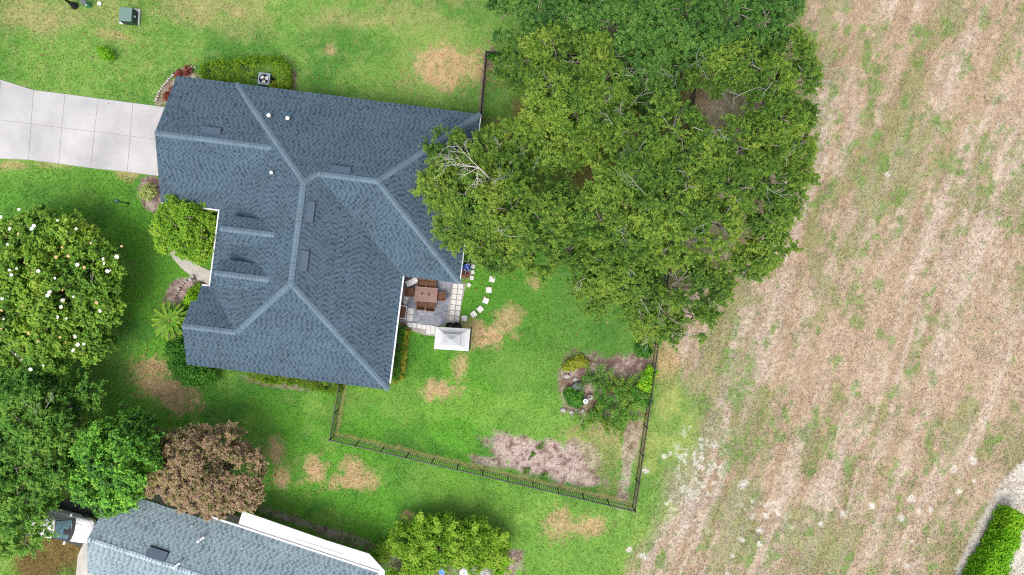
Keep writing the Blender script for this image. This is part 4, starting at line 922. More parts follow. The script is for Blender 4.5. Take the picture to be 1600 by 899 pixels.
hedge('clipped_hedge', 'clipped olive green hedge wrapped round the air conditioner', [(313, 106), (322, 98), (345, 95), (400, 90), (432, 90), (445, 98), (450, 115), (449, 137), (420, 138), (330, 124), (315, 119)], 1.15, hedge_leaf, 31, holes=[(AC[0], AC[1], .72), (411, 135, .5)])
hedge('lime_hedge', 'bright lime hedge slanting off the bottom right corner', [(1586, 804), (1597, 807), (1598, 814), (1568, 905), (1545, 975), (1496, 975), (1533, 905), (1558, 862)], 1.9, neon_leaf, 32, dens=36, per=20, size=.16, crad=.25)
hedge('low_hedge', 'low trimmed hedge under the south eave, nearer the round corner shrub', [(388, 578), (462, 588), (461, 600), (425, 598), (390, 593)], .8, hedge_leaf, 33, group='low hedges under the south eave')
hedge('low_hedge', 'low trimmed hedge under the south eave, ending at the fence', [(464, 588), (530, 596), (530, 613), (500, 610), (466, 603)], .9, hedge_leaf, 34, group='low hedges under the south eave')
hedge('corner_hedge', 'small green hedge tucked inside the north fence corner', [(764, 82), (786, 82), (786, 92), (764, 91)], .7, dark_leaf, 35)
hedge('bed_shrub_row', 'dark green shrub row with yellow edge along the east wall', [(622, 515), (630, 512), (626, 555), (620, 592), (611, 594), (615, 560)], .8, dark_leaf, 36, dens=16, cat='shrubs')
hedge('golden_border', 'golden yellow foliage edging the shrub row by the east wall', [(633, 512), (637, 514), (632, 560), (628, 592), (615, 598), (622, 585), (628, 555)], .45, yellow_leaf, 37, dens=30, cat='plants')
shrub('corner_shrub', 'rounded dark green shrub hugging the south west corner of the roof', 'shrub', [(284, 545, 20, 1.5), (282, 565, 22, 1.7), (292, 580, 22, 1.7), (312, 585, 20, 1.5), (327, 588, 13, 1.2), (272, 545, 12, 1.2), (300, 565, 20, 1.7)], dark_leaf, 41, dens=12, gap=.05)
shrub('round_shrub', 'round cream and green variegated shrub by the driveway', 'shrub', [(230, 301, 13, 1.1)], vari_leaf, 42, dens=22, gap=.02, size=.1, crad=.13)
shrub('lawn_bush', 'small bright green bush alone on the north lawn', 'bush', [(167, 85, 9, .8), (159, 79, 7, .5), (172, 88, 6, .6)], neon_leaf, 43, dens=20, gap=.02, size=.1, crad=.13)
shrub('spreading_shrub', 'sprawling yellow green shrub with long shoots at the bottom edge', 'shrub',
      [(640, 850, 34, 2.2), (690, 845, 38, 2.5), (740, 850, 34, 2.4), (770, 850, 24, 2.0), (620, 870, 28, 1.8), (650, 872, 34, 2.1), (705, 868, 20, 1.7), (765, 866, 24, 1.9), (680, 858, 30, 2.2), (730, 862, 24, 2.0), (700, 820, 20, 2.0), (660, 825, 20, 2), (635, 895, 26, 1.6), (745, 830, 20, 2), (600, 862, 14, 1.3)], bright_leaf, 44, dens=10, per=20, size=.17, crad=.25, gap=.24, spikes=34, zsq=.7)
shrub('bed_bush', 'round dark bush beside the east fence, north of the garden bed', 'bush', [(1005, 549, 12, 1.0)], dark_leaf, 45, dens=18)
shrub('broadleaf_plant', 'broad leaved bright green plant against the east fence', 'plant', [(1013, 592, 9, .9), (1010, 603, 10, .9), (1017, 582, 7, .8)], neon_leaf, 46, dens=14, size=.26, crad=.2)
shrub('fence_shrub', 'deep green shrub by the east fence below the broad leaved plant', 'shrub', [(1004, 624, 10, .9), (995, 618, 9, .8), (1012, 628, 6, .7)], dark_leaf, 47, dens=14)
shrub('daylily_clump', 'yellow and green strappy clump at the northwest corner of the garden bed', 'plant', [(893, 570, 8, .5), (905, 565, 8, .5), (886, 574, 6, .4), (914, 569, 5, .4)], yellow_leaf, 48, dens=20, size=.18)
shrub('grass_clump', 'rich green strappy clump beside the white bird bath', 'plant', [(897, 622, 12, .7), (890, 615, 8, .6), (903, 628, 8, .6)], dark_leaf, 49, dens=18, size=.18)
for i, (px, py, r, z_, lab, lf) in enumerate(((940, 596, 17, .6, 'olive ground cover in the middle of the garden bed, nearest the slate boulder', oak_dark), (964, 603, 19, .7, 'thick olive plant in the centre of the garden bed', oak_leaf), (986, 600, 15, .6, 'olive plant in the garden bed next to the broad leaved plant', oak_dark),
        (946, 628, 14, .5, 'small green plant right of the white bird bath', dark_leaf), (952, 648, 18, .5, 'loose green plant low in the garden bed', oak_dark), (930, 647, 14, .45, 'yellowish green plant just below the bird bath', oak_leaf), (964, 663, 13, .4, 'small plant at the southern tip of the garden bed', oak_soft), (985, 645, 15, .4, 'pale weedy plant between the garden bed and the fence', oak_soft), (980, 620, 13, .5, 'dark low plant left of the deep green fence shrub', dark_leaf), (914, 660, 11, .35, 'green tuft near the stones at the lower left of the bed', oak_soft), (922, 590, 12, .4, 'sparse plant above the slate boulder in the bed', oak_dark))):
    shrub('bed_plant', lab, 'plant', [(px, py, r * .8, z_), (px + r * .6, py + r * .4, r * .5, z_ * .8), (px - r * .6, py + r * .3, r * .5, z_ * .8)], lf, 60 + i, dens=5.6, gap=.42, per=12, size=.11, spikes=8, group='plants in the garden bed')
for i, (px, py, lab) in enumerate(((848, 744, 'small green weed at the lower middle of the pale mulch patch'), (830, 712, 'taller green tuft on the upper part of the pale mulch patch'), (843, 700, 'tiny dark tuft at the top of the pale mulch patch'), (823, 737, 'green tuft at the left of the pale mulch patch near the fence'))):
    shrub('weed_tuft', lab, 'weed', [(px, py, 4, .2), (px + 4, py - 3, 3, .15), (px - 2, py + 4, 2, .12)], oak_soft, 80 + i, dens=9, size=.1, crad=.14, group='weeds on the pale mulch')
shrub('red_plant', 'reddish leafy plant beside the blue pots', 'plant', [(726, 429, 6, .5), (722, 426, 4, .4)], red_leaf, 86, dens=20, size=.1)
shrub('entry_plant', 'yellow green plant in the mulch bed north of the sago palm', 'plant', [(302, 457, 8, .6), (310, 450, 7, .5)], bright_leaf, 87, dens=16)
shrub('entry_shrub', 'bright green shrub squeezed against the roof edge above the sago palm', 'shrub', [(300, 466, 8, .9), (296, 470, 7, .8)], neon_leaf, 88, dens=16)
shrub('edging_plant', 'leafy green plant next to the stone edged bed north of the garage', 'plant', [(262, 152, 7, .4), (270, 143, 6, .35), (278, 115, 6, .35), (292, 111, 6, .3)], red_leaf, 89, dens=12, gap=.3)
shrub('ac_plant', 'orange brown tipped plant between the air conditioner and the eave', 'plant', [(427, 132, 4, .5)], ramp_mat('rust leaf', [(0, G(120, 90, 30)), (1, G(220, 140, 60))]), 90, dens=24, size=.09)
shrub('patio_weed', 'tall green weed at the south west patio corner', 'plant', [(632, 508, 5, .6), (627, 518, 4, .5)], oak_soft, 91, dens=16, gap=.3)
shrub('porch_end_plant', 'deep green leafy plant right of the sprawling bottom shrub', 'plant', [(785, 878, 9, .9), (780, 890, 8, .8)], neon_leaf, 92, dens=14, size=.2)

# sago palm
def sago():
    bx, by, _ = P(267, 501, .9); o = thing('sago_palm', 'sago palm with radiating yellow green fronds by the roof corner', 'palm', (bx, by, 0))
    rg = np.random.default_rng(8); rr = random.Random(8); quads = []; tn = []; mid = MB()
    for k in range(46):
        a = k * 2.399963; ring = k / 46; el = R(8 + 50 * (1 - ring) + rr.uniform(-6, 6)) if k > 14 else R(rr.uniform(50, 72)); L = rr.uniform(1.3, 1.55) * (1 if k > 14 else .65)
        d = np.array((math.cos(a), math.sin(a), 0)); pts = []
        for j in range(9):
            t = j / 8; pts.append(np.array((bx, by, 1.0)) + d * (L * t * math.cos(el * (1 - .5 * t))) + np.array((0, 0, L * (math.sin(el) * t - .62 * t * t))))
        mid.tube(pts, [.016] * 8 + [.005], 4, cap=False); s = np.array((-d[1], d[0], 0)); t0 = rr.uniform(-.15, .25) + .35
        for j in range(2, 48):
            t = j / 48; f = t * 8; i0 = min(int(f), 7); p = pts[i0] + (pts[i0 + 1] - pts[i0]) * (f - i0); w_ = .13 * math.sin(math.pi * min(1, .12 + t * .86)) ** .6
            for sg in (-1, 1):
                e = p + s * sg * w_ + d * w_ * .55 + np.array((0, 0, .05)); dd = d * .02
                quads += [p - dd, p + dd, e + dd * .5, e - dd * .5]; tn += [np.clip(t0 + rr.uniform(-.12, .12) + .3 * (t > .8), 0, 1)] * 4
    m = ramp_mat('sago frond', [(0, G(60, 116, 30)), (.4, G(100, 152, 42)), (.8, G(144, 180, 58)), (1, G(180, 186, 80))], trans=.15)
    raw_mesh('fronds', np.array(quads), np.arange(len(quads)).reshape(-1, 4), np.array(tn), [m], o)
    obj('frond_ribs', mid, mat('rib', G(130, 140, 50), .6), o)
    t = MB(); t.lathe((bx, by, 0), [(.22, -.05), (.24, .3), (.2, .8), (.13, 1.0), (.03, 1.1)], 12); obj('trunk', t, M['bark'], o)
    c = MB(); c.lathe((bx + .05, by, 1.0), [(.02, 0), (.1, .05), (.09, .2), (.02, .32)], 10); obj('cone', c, mat('cone', (.28, .20, .12, 1), .9, noise=.3), o)
sago()

# ------------------------------------------------------------------ fence
def fence():
    pts = [np.array(P(*p)[:2]) for p in FENCE]
    o = thing('picket_fence', 'black metal picket fence enclosing the back yard', 'fence', (float(pts[4][0]), float(pts[4][1]), 0))
    ht = 1.28
    posts = []
    for a, b in zip(pts[:-1], pts[1:]):
        L = np.linalg.norm(b - a); n = max(1, round(L / 1.83)); d = (b - a) / L; step = L / n
        for i in range(n):
            p = a + d * step * i; q = a + d * step * (i + 1); posts.append(p)
            mb = MB(); p1 = p + d * .04; q1 = q - d * .04
            for z_ in (.12, ht - .22, ht - .06): mb.bar((p1[0], p1[1], z_), (q1[0], q1[1], z_), .045, .035)
            m = int(step / .145)
            for j in range(1, m):
                x = p1 + (q1 - p1) * j / m; mb.bar((x[0], x[1], .05), (x[0], x[1], ht - .06), .03, .026)
            obj('panel', mb, M['black'], o)
    posts.append(pts[-1])
    for p in posts:
        mb = MB(); mb.box((p[0], p[1], ht / 2), (.08, .08, ht + .1)); mb.box((p[0], p[1], ht + .06), (.085, .085, .03)); obj('post', mb, M['black'], o)
fence()

# ------------------------------------------------------------------ air conditioner
def air_con():
    x, y, _ = P(AC[0], AC[1], .85); rz = R(-7.2)
    o = thing('air_conditioner', 'grey air conditioner with white fan blades set in the clipped hedge', 'air conditioner', (x, y, 0))
    grey = mat('ac grey', col(150, 165, 180, K), .5, noise=.05); mb = MB(); S = .82; r = .34; ht = .85; n = 32
    mb.box((x, y, ht / 2 - .02), (S - .03, S - .03, ht - .06), rz, 1)
    for cx_, cy_ in ((-1, -1), (1, -1), (1, 1), (-1, 1)):
        dx, dy = cx_ * (S / 2 - .04), cy_ * (S / 2 - .04); mb.box((x + dx * math.cos(rz) - dy * math.sin(rz), y + dx * math.sin(rz) + dy * math.cos(rz), ht / 2), (.08, .08, ht), rz, 0)
    # top plate with a round opening
    vs = []; 
    for k in range(n):
        a = 2 * math.pi * k / n; c, s = math.cos(a), math.sin(a); f = S / 2 / max(abs(c), abs(s)); f = min(f, S / 2 * 1.28)
        for rad in (r, f):
            px_, py_ = rad * c, rad * s; vs.append((x + px_ * math.cos(rz) - py_ * math.sin(rz), y + px_ * math.sin(rz) + py_ * math.cos(rz), ht + .03))
    mb.add(vs, [(2 * k, 2 * k + 1, (2 * k + 3) % (2 * n), (2 * k + 2) % (2 * n)) for k in range(n)], 0)
    vs2 = [v for v in vs] + [(v[0], v[1], ht - .12) for v in vs]; m_ = 2 * n
    mb.add(vs2, [(2 * k + 1, m_ + 2 * k + 1, m_ + (2 * k + 3) % m_, (2 * k + 3) % m_) for k in range(n)], 0)
    mb.add(vs2, [(2 * k, (2 * k + 2) % m_, m_ + (2 * k + 2) % m_, m_ + 2 * k) for k in range(n)], 1)
    obj('cabinet', mb, [grey, M['ventdark']], o)
    fan = thing_part('fan', o, (x, y, ht - .02))
    for k in range(3):
        a = 2 * math.pi * k / 3 + .35; c, s = math.cos(a), math.sin(a); b = MB()
        q = lambda u, v, w_: (x + u * c - v * s, y + u * s + v * c, ht - .03 + w_)
        b.add([q(.07, -.08, -.01), q(.24, -.14, -.02), q(.30, .0, .0), q(.24, .14, .03), q(.07, .08, .02)], [(0, 1, 2, 3, 4)]); obj('blade', b, M['white'], fan)
    b = MB(); b.lathe((x, y, ht - .05), [(.07, 0), (.07, .06), (.02, .07)], 14); obj('hub', b, M['black'], fan)
    g = MB()
    for rad in (.13, .22, .31): g.tube([(x + rad * math.cos(t * .2618), y + rad * math.sin(t * .2618), ht + .05) for t in range(25)], .004, 4)
    for k in range(4):
        a = k * math.pi / 4; g.bar((x - r * math.cos(a), y - r * math.sin(a), ht + .045), (x + r * math.cos(a), y + r * math.sin(a), ht + .045), .007)
    obj('guard', g, M['black'], o)
air_con()

# ------------------------------------------------------------------ patio furniture
TZ = R(-5.2)
def local(o_loc, rz, p):
    c, s = math.cos(rz), math.sin(rz); return (o_loc[0] + p[0] * c - p[1] * s, o_loc[1] + p[0] * s + p[1] * c, o_loc[2] + p[2])
def dining():
    x, y, _ = P(665.5, 460.5, .76); W, D = 1.58, 1.04
    t = thing('dining_table', 'brown wooden slat dining table on the patio', 'table', (x, y, .02), TZ)
    mb = MB()
    for k in range(9): mb.box((0, -D / 2 + (k + .5) * D / 9, .735), (W - .16, D / 9 - .008, .03))
    for sx in (-1, 1): mb.box((sx * (W / 2 - .04), 0, .737), (.075, D, .034))
    obj('tabletop', mb, M['wood'], t, world=False)
    f = MB()
    for sy in (-1, 1): f.box((0, sy * (D / 2 - .09), .68), (W - .2, .04, .08))
    for sx in (-1, 1): f.box((sx * (W / 2 - .09), 0, .68), (.04, D - .22, .08))
    obj('apron', f, M['wood'], t, world=False)
    for sx in (-1, 1):
        for sy in (-1, 1): l = MB(); l.box((sx * (W / 2 - .09), sy * (D / 2 - .09), .36), (.08, .08, .72)); obj('leg', l, M['wood'], t, world=False)
    # wicker armchair
    def chair(loc, rz, label):
        c = thing('wicker_chair', label, 'chair', loc, rz, 'wicker chairs round the dining table'); s = MB()
        s.box((0, .02, .40), (.56, .54, .08)); obj('seat', s, M['wicker'], c, world=False, bevel=.02)
        cu = MB(); cu.box((0, .04, .47), (.47, .46, .07)); obj('cushion', cu, M['cushion'], c, world=False, bevel=.025)
        b = MB(); b.box((0, -.27, .66), (.58, .07, .52), tilt=lambda q: (q[0], q[1] - .10 * (q[2] + .26), q[2])); obj('backrest', b, M['wicker'], c, world=False, bevel=.025)
        for sx in (-1, 1):
            a = MB(); a.box((sx * .29, 0, .62), (.07, .52, .04)); a.box((sx * .29, .22, .50), (.05, .05, .22)); obj('armrest', a, M['wicker'], c, world=False, bevel=.012)
            for yy in (-.22, .22): l = MB(); l.box((sx * .26, yy, .19), (.05, .05, .38)); obj('leg', l, M['wicker'], c, world=False)
        return c
    spots = [((659.5, 443.5), math.pi, 'brown wicker chair on the north side of the table, nearer the wall'), ((674, 445), math.pi, 'brown wicker chair on the north side of the table, nearer the white pavers'),
             ((640.5, 457), -math.pi / 2, 'brown wicker chair at the western end of the table'), ((689.5, 463.5), math.pi / 2 + .12, 'brown wicker chair at the eastern end of the table'),
             ((658, 477), 0, 'brown wicker chair on the south side of the table, left of its twin'), ((673, 479), 0, 'brown wicker chair on the south side of the table, nearer the gazebo')]
    c0 = None
    for (px, py), a, lab in spots:
        p = P(px, py, .5); loc = (p[0], p[1], .02)
        if c0 is None: c0 = chair(loc, a + TZ, lab)
        else: c = copy_tree(c0); c.location = loc; c.rotation_euler = (0, 0, a + TZ); c['label'] = lab
    for px, py, lab in ((659.5, 459), (670, 460.5)) and ((659.5, 459, 'black candle holder on the table, nearer the wall'), (670, 460.5, 'black candle holder on the table, nearer the pavers')):
        q = P(px, py, .8); mb = MB(); mb.lathe((q[0], q[1], .773), [(.06, 0), (.06, .02), (.045, .03), (.05, .13), (.04, .13), (.035, .05)], 14)
        tag(obj('candle_holder', mb, M['black']), lab, 'candle holder', 'candle holders on the table')
    # folded white chair in the corner
    q = P(642, 441.5, .5); o = thing('folding_chair', 'white folding lounge chair in the shaded patio corner by the wall', 'chair', (q[0], q[1], .02), R(25))
    s = MB()
    for k in range(6): s.box((-.30 + k * .12, 0, .42 + .03 * k), (.10, .40, .02))
    obj('seat', s, M['white'], o, world=False); b = MB()
    for k in range(5): b.box((.34 + .05 * k, .02, .58 + .10 * k), (.03, .44 - .03 * k, .075))
    obj('backrest', b, M['white'], o, world=False)
    for sx in (-.28, .30):
        for sy in (-.19, .19): l = MB(); l.bar((sx, sy, 0), (sx * .8, sy, .46), .025); obj('leg', l, M['lead'], o, world=False)
    # bench by the wall
    q = P(628.5, 488, .45); o = thing('storage_bench', 'brown bench with pale frame against the east wall of the house', 'bench', (q[0], q[1], 0), TZ)
    s = MB(); s.box((0, 0, .41), (.42, .80, .10)); obj('seat', s, M['cushion'], o, world=False, bevel=.02)
    f = MB()
    for yy in (-.44, .44): f.box((.02, yy, .40), (.58, .05, .06))
    f.box((-.26, 0, .40), (.05, .82, .06)); f.box((.26, 0, .40), (.04, .82, .05)); obj('frame', f, mat('pale frame', (.55, .53, .5, 1), .6), o, world=False)
    for sx in (-.24, .26):
        for yy in (-.43, .43): l = MB(); l.box((sx, yy, .19), (.05, .05, .38)); obj('leg', l, M['lead'], o, world=False)
dining()
ORD = ['first', 'second', 'third', 'fourth', 'fifth', 'sixth', 'seventh', 'eighth', 'ninth']
def pavers():
    S1 = 9.467; proto = {}
    def put(px, py, rz, size, label, group):
        key = round(size, 2)
        if key not in proto:
            mb = MB(); mb.box((0, 0, .0), (size, size, .07)); o = obj('paver', mb, M['paver'], None, bevel=.008); proto[key] = o
        else: o = proto[key].copy(); C.objects.link(o)
        x, y, _ = P(px, py); o.location = (x, y, .015); o.rotation_euler = (0, 0, rz); tag(o, label, 'paver', group)
    left = [(910, 210), (902, 287), (893, 367), (885, 447), (876, 527), (868, 607), (860, 690), (853, 765)]
    right = [(990, 215), (983, 296), (972, 376), (965, 457), (957, 537), (948, 617), (938, 695), (930, 770)]
    g = 'white square pavers edging the patio'; rr = random.Random(2)
    for lst, nm in ((left, 'inner column beside the flagstones'), (right, 'outer column beside the lawn')):
        for i, (a, b) in enumerate(lst): put(615 + a / S1, 425 + b / S1, R(-6) + rr.uniform(-.03, .03), .335, 'white square paver, %s counted from the roof in the %s' % (ORD[i], nm), g)
    for i, (a, b) in enumerate([(235, 783), (305, 790), (378, 800), (445, 815), (512, 822), (580, 828)]): put(615 + a / S1, 425 + b / S1, R(-6) + rr.uniform(-.04, .04), .31, 'white square paver, %s from the wall in the row along the south patio edge' % ORD[i], g)
    for i, (a, b) in enumerate([(512, 888), (578, 890)]): put(615 + a / S1, 425 + b / S1, R(-6), .31, ('left' if i == 0 else 'right') + ' one of two white pavers below the south row, beside the gazebo', g)
    for i, (a, b) in enumerate([(252, 583), (240, 680)]): put(615 + a / S1, 425 + b / S1, R(-5), .43, ('upper' if i == 0 else 'lower') + ' one of two larger pale pavers next to the brown bench', g)
    for i, (a, b) in enumerate([(183, 385), (172, 455)]): put(615 + a / S1, 425 + b / S1, R(-5), .29, ('upper' if i == 0 else 'lower') + ' small white paver by the wall under the western wicker chair', g)
    g = 'stepping stones curving over the lawn'
    for i, (a, b, ang) in enumerate([(230, 878, 0), (360, 820, 35), (452, 750, 42), (530, 630, -22), (573, 480, -4), (619, 330, -14)]): put(700 + a / 8.99, 400 + b / 8.99, R(ang), .40, 'white stepping stone, %s along the curved path from the gazebo to the oak' % ORD[i], g)
    g = 'white stones beside the blue pots'
    for i, (a, b, ang) in enumerate([(293, 410, -30), (335, 310, -10), (345, 230, 8), (350, 148, -15), (352, 48, 20)]): put(700 + a / 8.99, 400 + b / 8.99, R(ang), .27, 'small white stone, %s up from the patio in the line by the blue pots' % ORD[i], g)
pavers()
def gazebo():
    ez = 2.15; cor = [np.array(P(px, py, ez)) for px, py in ((681, 511), (735, 514), (732, 549), (678, 545.5))]; c = sum(cor) / 4; c[2] = 0
    o = thing('grill_gazebo', 'small white two tier canopy gazebo at the south edge of the patio', 'gazebo', tuple(c))
    def ring(f, z_): return [tuple(c[:2] + (p[:2] - c[:2]) * f) + (z_,) for p in cor]
    def skin(rings, m, nm):
        mb = MB()
        for a, b in zip(rings[:-1], rings[1:]):
            for k in range(4): mb.add([a[k], a[(k + 1) % 4], b[(k + 1) % 4], b[k]], [(3, 2, 1, 0)])
        mb.add(rings[-1], [(3, 2, 1, 0)]); ob = obj(nm, mb, m, o); sm = ob.modifiers.new('thickness', 'SOLIDIFY'); sm.thickness = .012; return ob
    def sag(f0, z0, f1, z1, n=5, s=.06): return [ring(f0 + (f1 - f0) * t / n, z0 + (z1 - z0) * t / n - s * math.sin(math.pi * t / n)) for t in range(n + 1)]
    skin([ring(1.0, ez - .16)] + sag(1.0, ez, .44, ez + .42), M['canvas'], 'canopy')
    skin([ring(.50, ez + .40)] + sag(.50, ez + .48, .06, ez + .70, 3, .02), M['mesh'], 'vent_canopy')
    for k in range(4):
        q = c[:2] + (cor[k][:2] - c[:2]) * .94; mb = MB(); mb.bar((q[0], q[1], -.05), (q[0], q[1], ez - .02), .05)
        mb.bar((q[0], q[1], ez), tuple(c[:2] + (cor[k][:2] - c[:2]) * .1) + (ez + .38,), .025); obj('post', mb, M['black'], o)
    for a, b in ((0, 3), (1, 2)):
        mb = MB(); p = c[:2] + (cor[a][:2] - c[:2]) * .94; q = c[:2] + (cor[b][:2] - c[:2]) * .94; mb.bar((p[0], p[1], .95), (q[0], q[1], .95), .22, .03); obj('shelf', mb, M['black'], o)
    for i, (px, lab) in enumerate(((703.5, 'black round backed patio chair under the gazebo edge, nearer the house'), (714, 'black round backed patio chair under the gazebo edge, nearer the lawn'))):
        q = P(px, 511, .8); k = thing('barrel_chair', lab, 'chair', (q[0], q[1], .02), R(-5), 'black chairs at the gazebo')
        s = MB(); s.lathe((0, 0, .36), [(.24, 0), (.25, .06), (.22, .09)], 16); obj('seat', s, M['black'], k, world=False)
        b = MB()
        for t in range(14):
            a0 = R(-10 + t * 14.3); a1 = R(-10 + (t + 1) * 14.3); r0, r1 = .25, .31
            zt = lambda a: .62 + .26 * max(0, math.sin(a))
            v = [(r0 * math.cos(a0), r0 * math.sin(a0), .38), (r0 * math.cos(a1), r0 * math.sin(a1), .38), (r1 * math.cos(a1), r1 * math.sin(a1), zt(a1)), (r1 * math.cos(a0), r1 * math.sin(a0), zt(a0))]
            v += [(p[0] * 1.12, p[1] * 1.12, p[2]) for p in v]
            b.add(v, [(0, 1, 2, 3), (7, 6, 5, 4), (3, 2, 6, 7), (0, 4, 5, 1), (0, 3, 7, 4), (1, 5, 6, 2)])
        obj('backrest', b, M['black'], k, world=False)
        for a in (45, 135, 225, 315): l = MB(); l.bar((.24 * math.cos(R(a)), .24 * math.sin(R(a)), 0), (.2 * math.cos(R(a)), .2 * math.sin(R(a)), .38), .03); obj('leg', l, M['black'], k, world=False)
gazebo()
def pots():
    for px, py, sc, lab in ((730, 418, 1.0, 'larger blue glazed pot beside the white stones'), (721.5, 419, .75, 'smaller blue pot half under the roof edge')):
        x, y, _ = P(px, py, .4); o = thing('plant_pot', lab, 'pot', (x, y, 0), 0, 'blue pots at the house corner')
        mb = MB(); mb.lathe((0, 0, 0), [(.14 * sc, 0), (.24 * sc, .25 * sc), (.26 * sc, .45 * sc), (.22 * sc, .55 * sc), (.25 * sc, .6 * sc), (.25 * sc, .63 * sc), (.21 * sc, .63 * sc), (.19 * sc, .5 * sc)], 20); obj('pot', mb, M['blue'], o, world=False)
        mb = MB(); mb.lathe((0, 0, .5 * sc), [(.2 * sc, 0), (.001, .02)], 16); obj('soil', mb, M['blue'] if sc == 1 else M['soil'], o, world=False)
pots()

# ------------------------------------------------------------------ garden bed ornaments, rocks, edging
def rock(mb, c, r, seed, sq=.6, mat_=0):
    rg = np.random.default_rng(seed); n1, n2 = 10, 6; vs = []
    for i in range(n2 + 1):
        for k in range(n1):
            th = math.pi * i / n2; a = 2 * math.pi * k / n1; q = 1 + .28 * (rg.uniform() - .5) if 0 < i < n2 else 1
            vs.append((c[0] + r[0] * q * math.sin(th) * math.cos(a), c[1] + r[1] * q * math.sin(th) * math.sin(a), c[2] + r[0] * sq * q * math.cos(th)))
    fs = [(i * n1 + k, (i + 1) * n1 + k, (i + 1) * n1 + (k + 1) % n1, i * n1 + (k + 1) % n1) for i in range(n2) for k in range(n1)]
    mb.add(vs, fs, mat_, smooth=True)
def bed_items():
    x, y, _ = P(915, 627.5, .7); o = thing('bird_bath', 'white round pedestal bird bath in the garden bed', 'bird bath', (x, y, 0)); mb = MB()
    mb.lathe((x, y, 0), [(.18, -.02), (.17, .06), (.07, .12), (.06, .5), (.10, .58)], 18); obj('pedestal', mb, M['paver'], o)
    mb = MB(); mb.lathe((x, y, .58), [(.08, 0), (.15, .06), (.17, .11), (.14, .11), (.09, .07), (.01, .06)], 24); obj('bowl', mb, M['white'], o)
    mb = MB(); mb.lathe((x, y, .655), [(.10, 0), (.001, .002)], 20); obj('water', mb, mat('bath water', (.22, .30, .42, 1), .1, spec=.6), o)
    x, y, _ = P(922.5, 621, .3); o = thing('garden_urn', 'small white garden urn with dark opening beside the bird bath', 'urn', (x, y, 0)); mb = MB()
    mb.lathe((x, y, 0), [(.08, -.02), (.05, .05), (.12, .2), (.14, .34), (.11, .34), (.10, .24)], 18); obj('bowl', mb, M['white'], o)
    mb = MB(); mb.lathe((x, y, .25), [(.10, 0), (.001, .01)], 16); obj('soil', mb, M['soil'], o)
    mb = MB(); q = P(901, 604); rock(mb, (0, 0, .08), (.52, .32), 3, .45); r_ = obj('boulder', mb, M['slate']); r_.location = (q[0], q[1], 0); r_.rotation_euler = (0, 0, R(28)); tag(r_, 'dark slate coloured boulder at the west side of the garden bed', 'boulder')
    for i, (px, py, r, lab) in enumerate(((880, 641, .22, 'greyish stone at the lower left edge of the garden bed'), (893, 644, .20, 'light stone just right of the edge stone below the grass clump'), (886, 588, .24, 'pale lichen covered stone above the slate boulder'), (907, 658, .22, 'pale stone at the bottom of the garden bed'), (910, 642, .16, 'small grey stone under the bird bath'), (899, 593, .18, 'small pale stone touching the slate boulder'), (895, 650, .13, 'little stone between the two lower edge stones'))):
        mb = MB(); rock(mb, (0, 0, .04), (r, r * .8), 20 + i, .5); q = P(px, py); r_ = obj('stone', mb, M['rock']); r_.location = (q[0], q[1], 0); tag(r_, lab, 'stone', 'stones in the garden bed')
    # stone edging of the beds
    for pts, lab in (([(244, 160), (247, 149), (254, 137), (263, 125), (273, 116), (285, 109), (298, 105), (307, 106)], 'curved row of pale stones edging the bed north of the garage'), ([(273, 464), (279, 453), (285, 445), (292, 437)], 'short curve of pale stones edging the bed north of the palm')):
        mb = MB(); w_ = [np.array(P(*p)[:2]) for p in pts]; rr = random.Random(len(pts)); j = 0
        for a, b in zip(w_[:-1], w_[1:]):
            L = np.linalg.norm(b - a); n = max(1, int(L / .17))
            for i in range(n):
                q = a + (b - a) * (i + .5) / n; j += 1; rock(mb, (q[0] + rr.uniform(-.03, .03), q[1] + rr.uniform(-.03, .03), .05), (rr.uniform(.08, .12), rr.uniform(.06, .09)), 40 + j, .6)
        tag(obj('stone_edging', mb, mat('edging stone', (.36, .33, .30, 1), .9, noise=.2)), lab, 'edging')
    x, y, _ = P(299, 437, .5); o = thing('garden_ornament', 'small grey white statue at the head of the bed beside the walkway', 'ornament', (x, y, 0)); mb = MB()
    mb.lathe((x, y, 0), [(.13, -.02), (.12, .1), (.09, .14), (.12, .35), (.08, .5), (.1, .62), (.07, .72), (.01, .76)], 14); obj('figure', mb, M['paver'], o)
    mb = MB(); mb.lathe((x - .12, y + .16, 0), [(.10, -.02), (.16, .12), (.17, .16), (.12, .16), (.1, .1)], 14); obj('dish', mb, M['rock'], o)
bed_items()

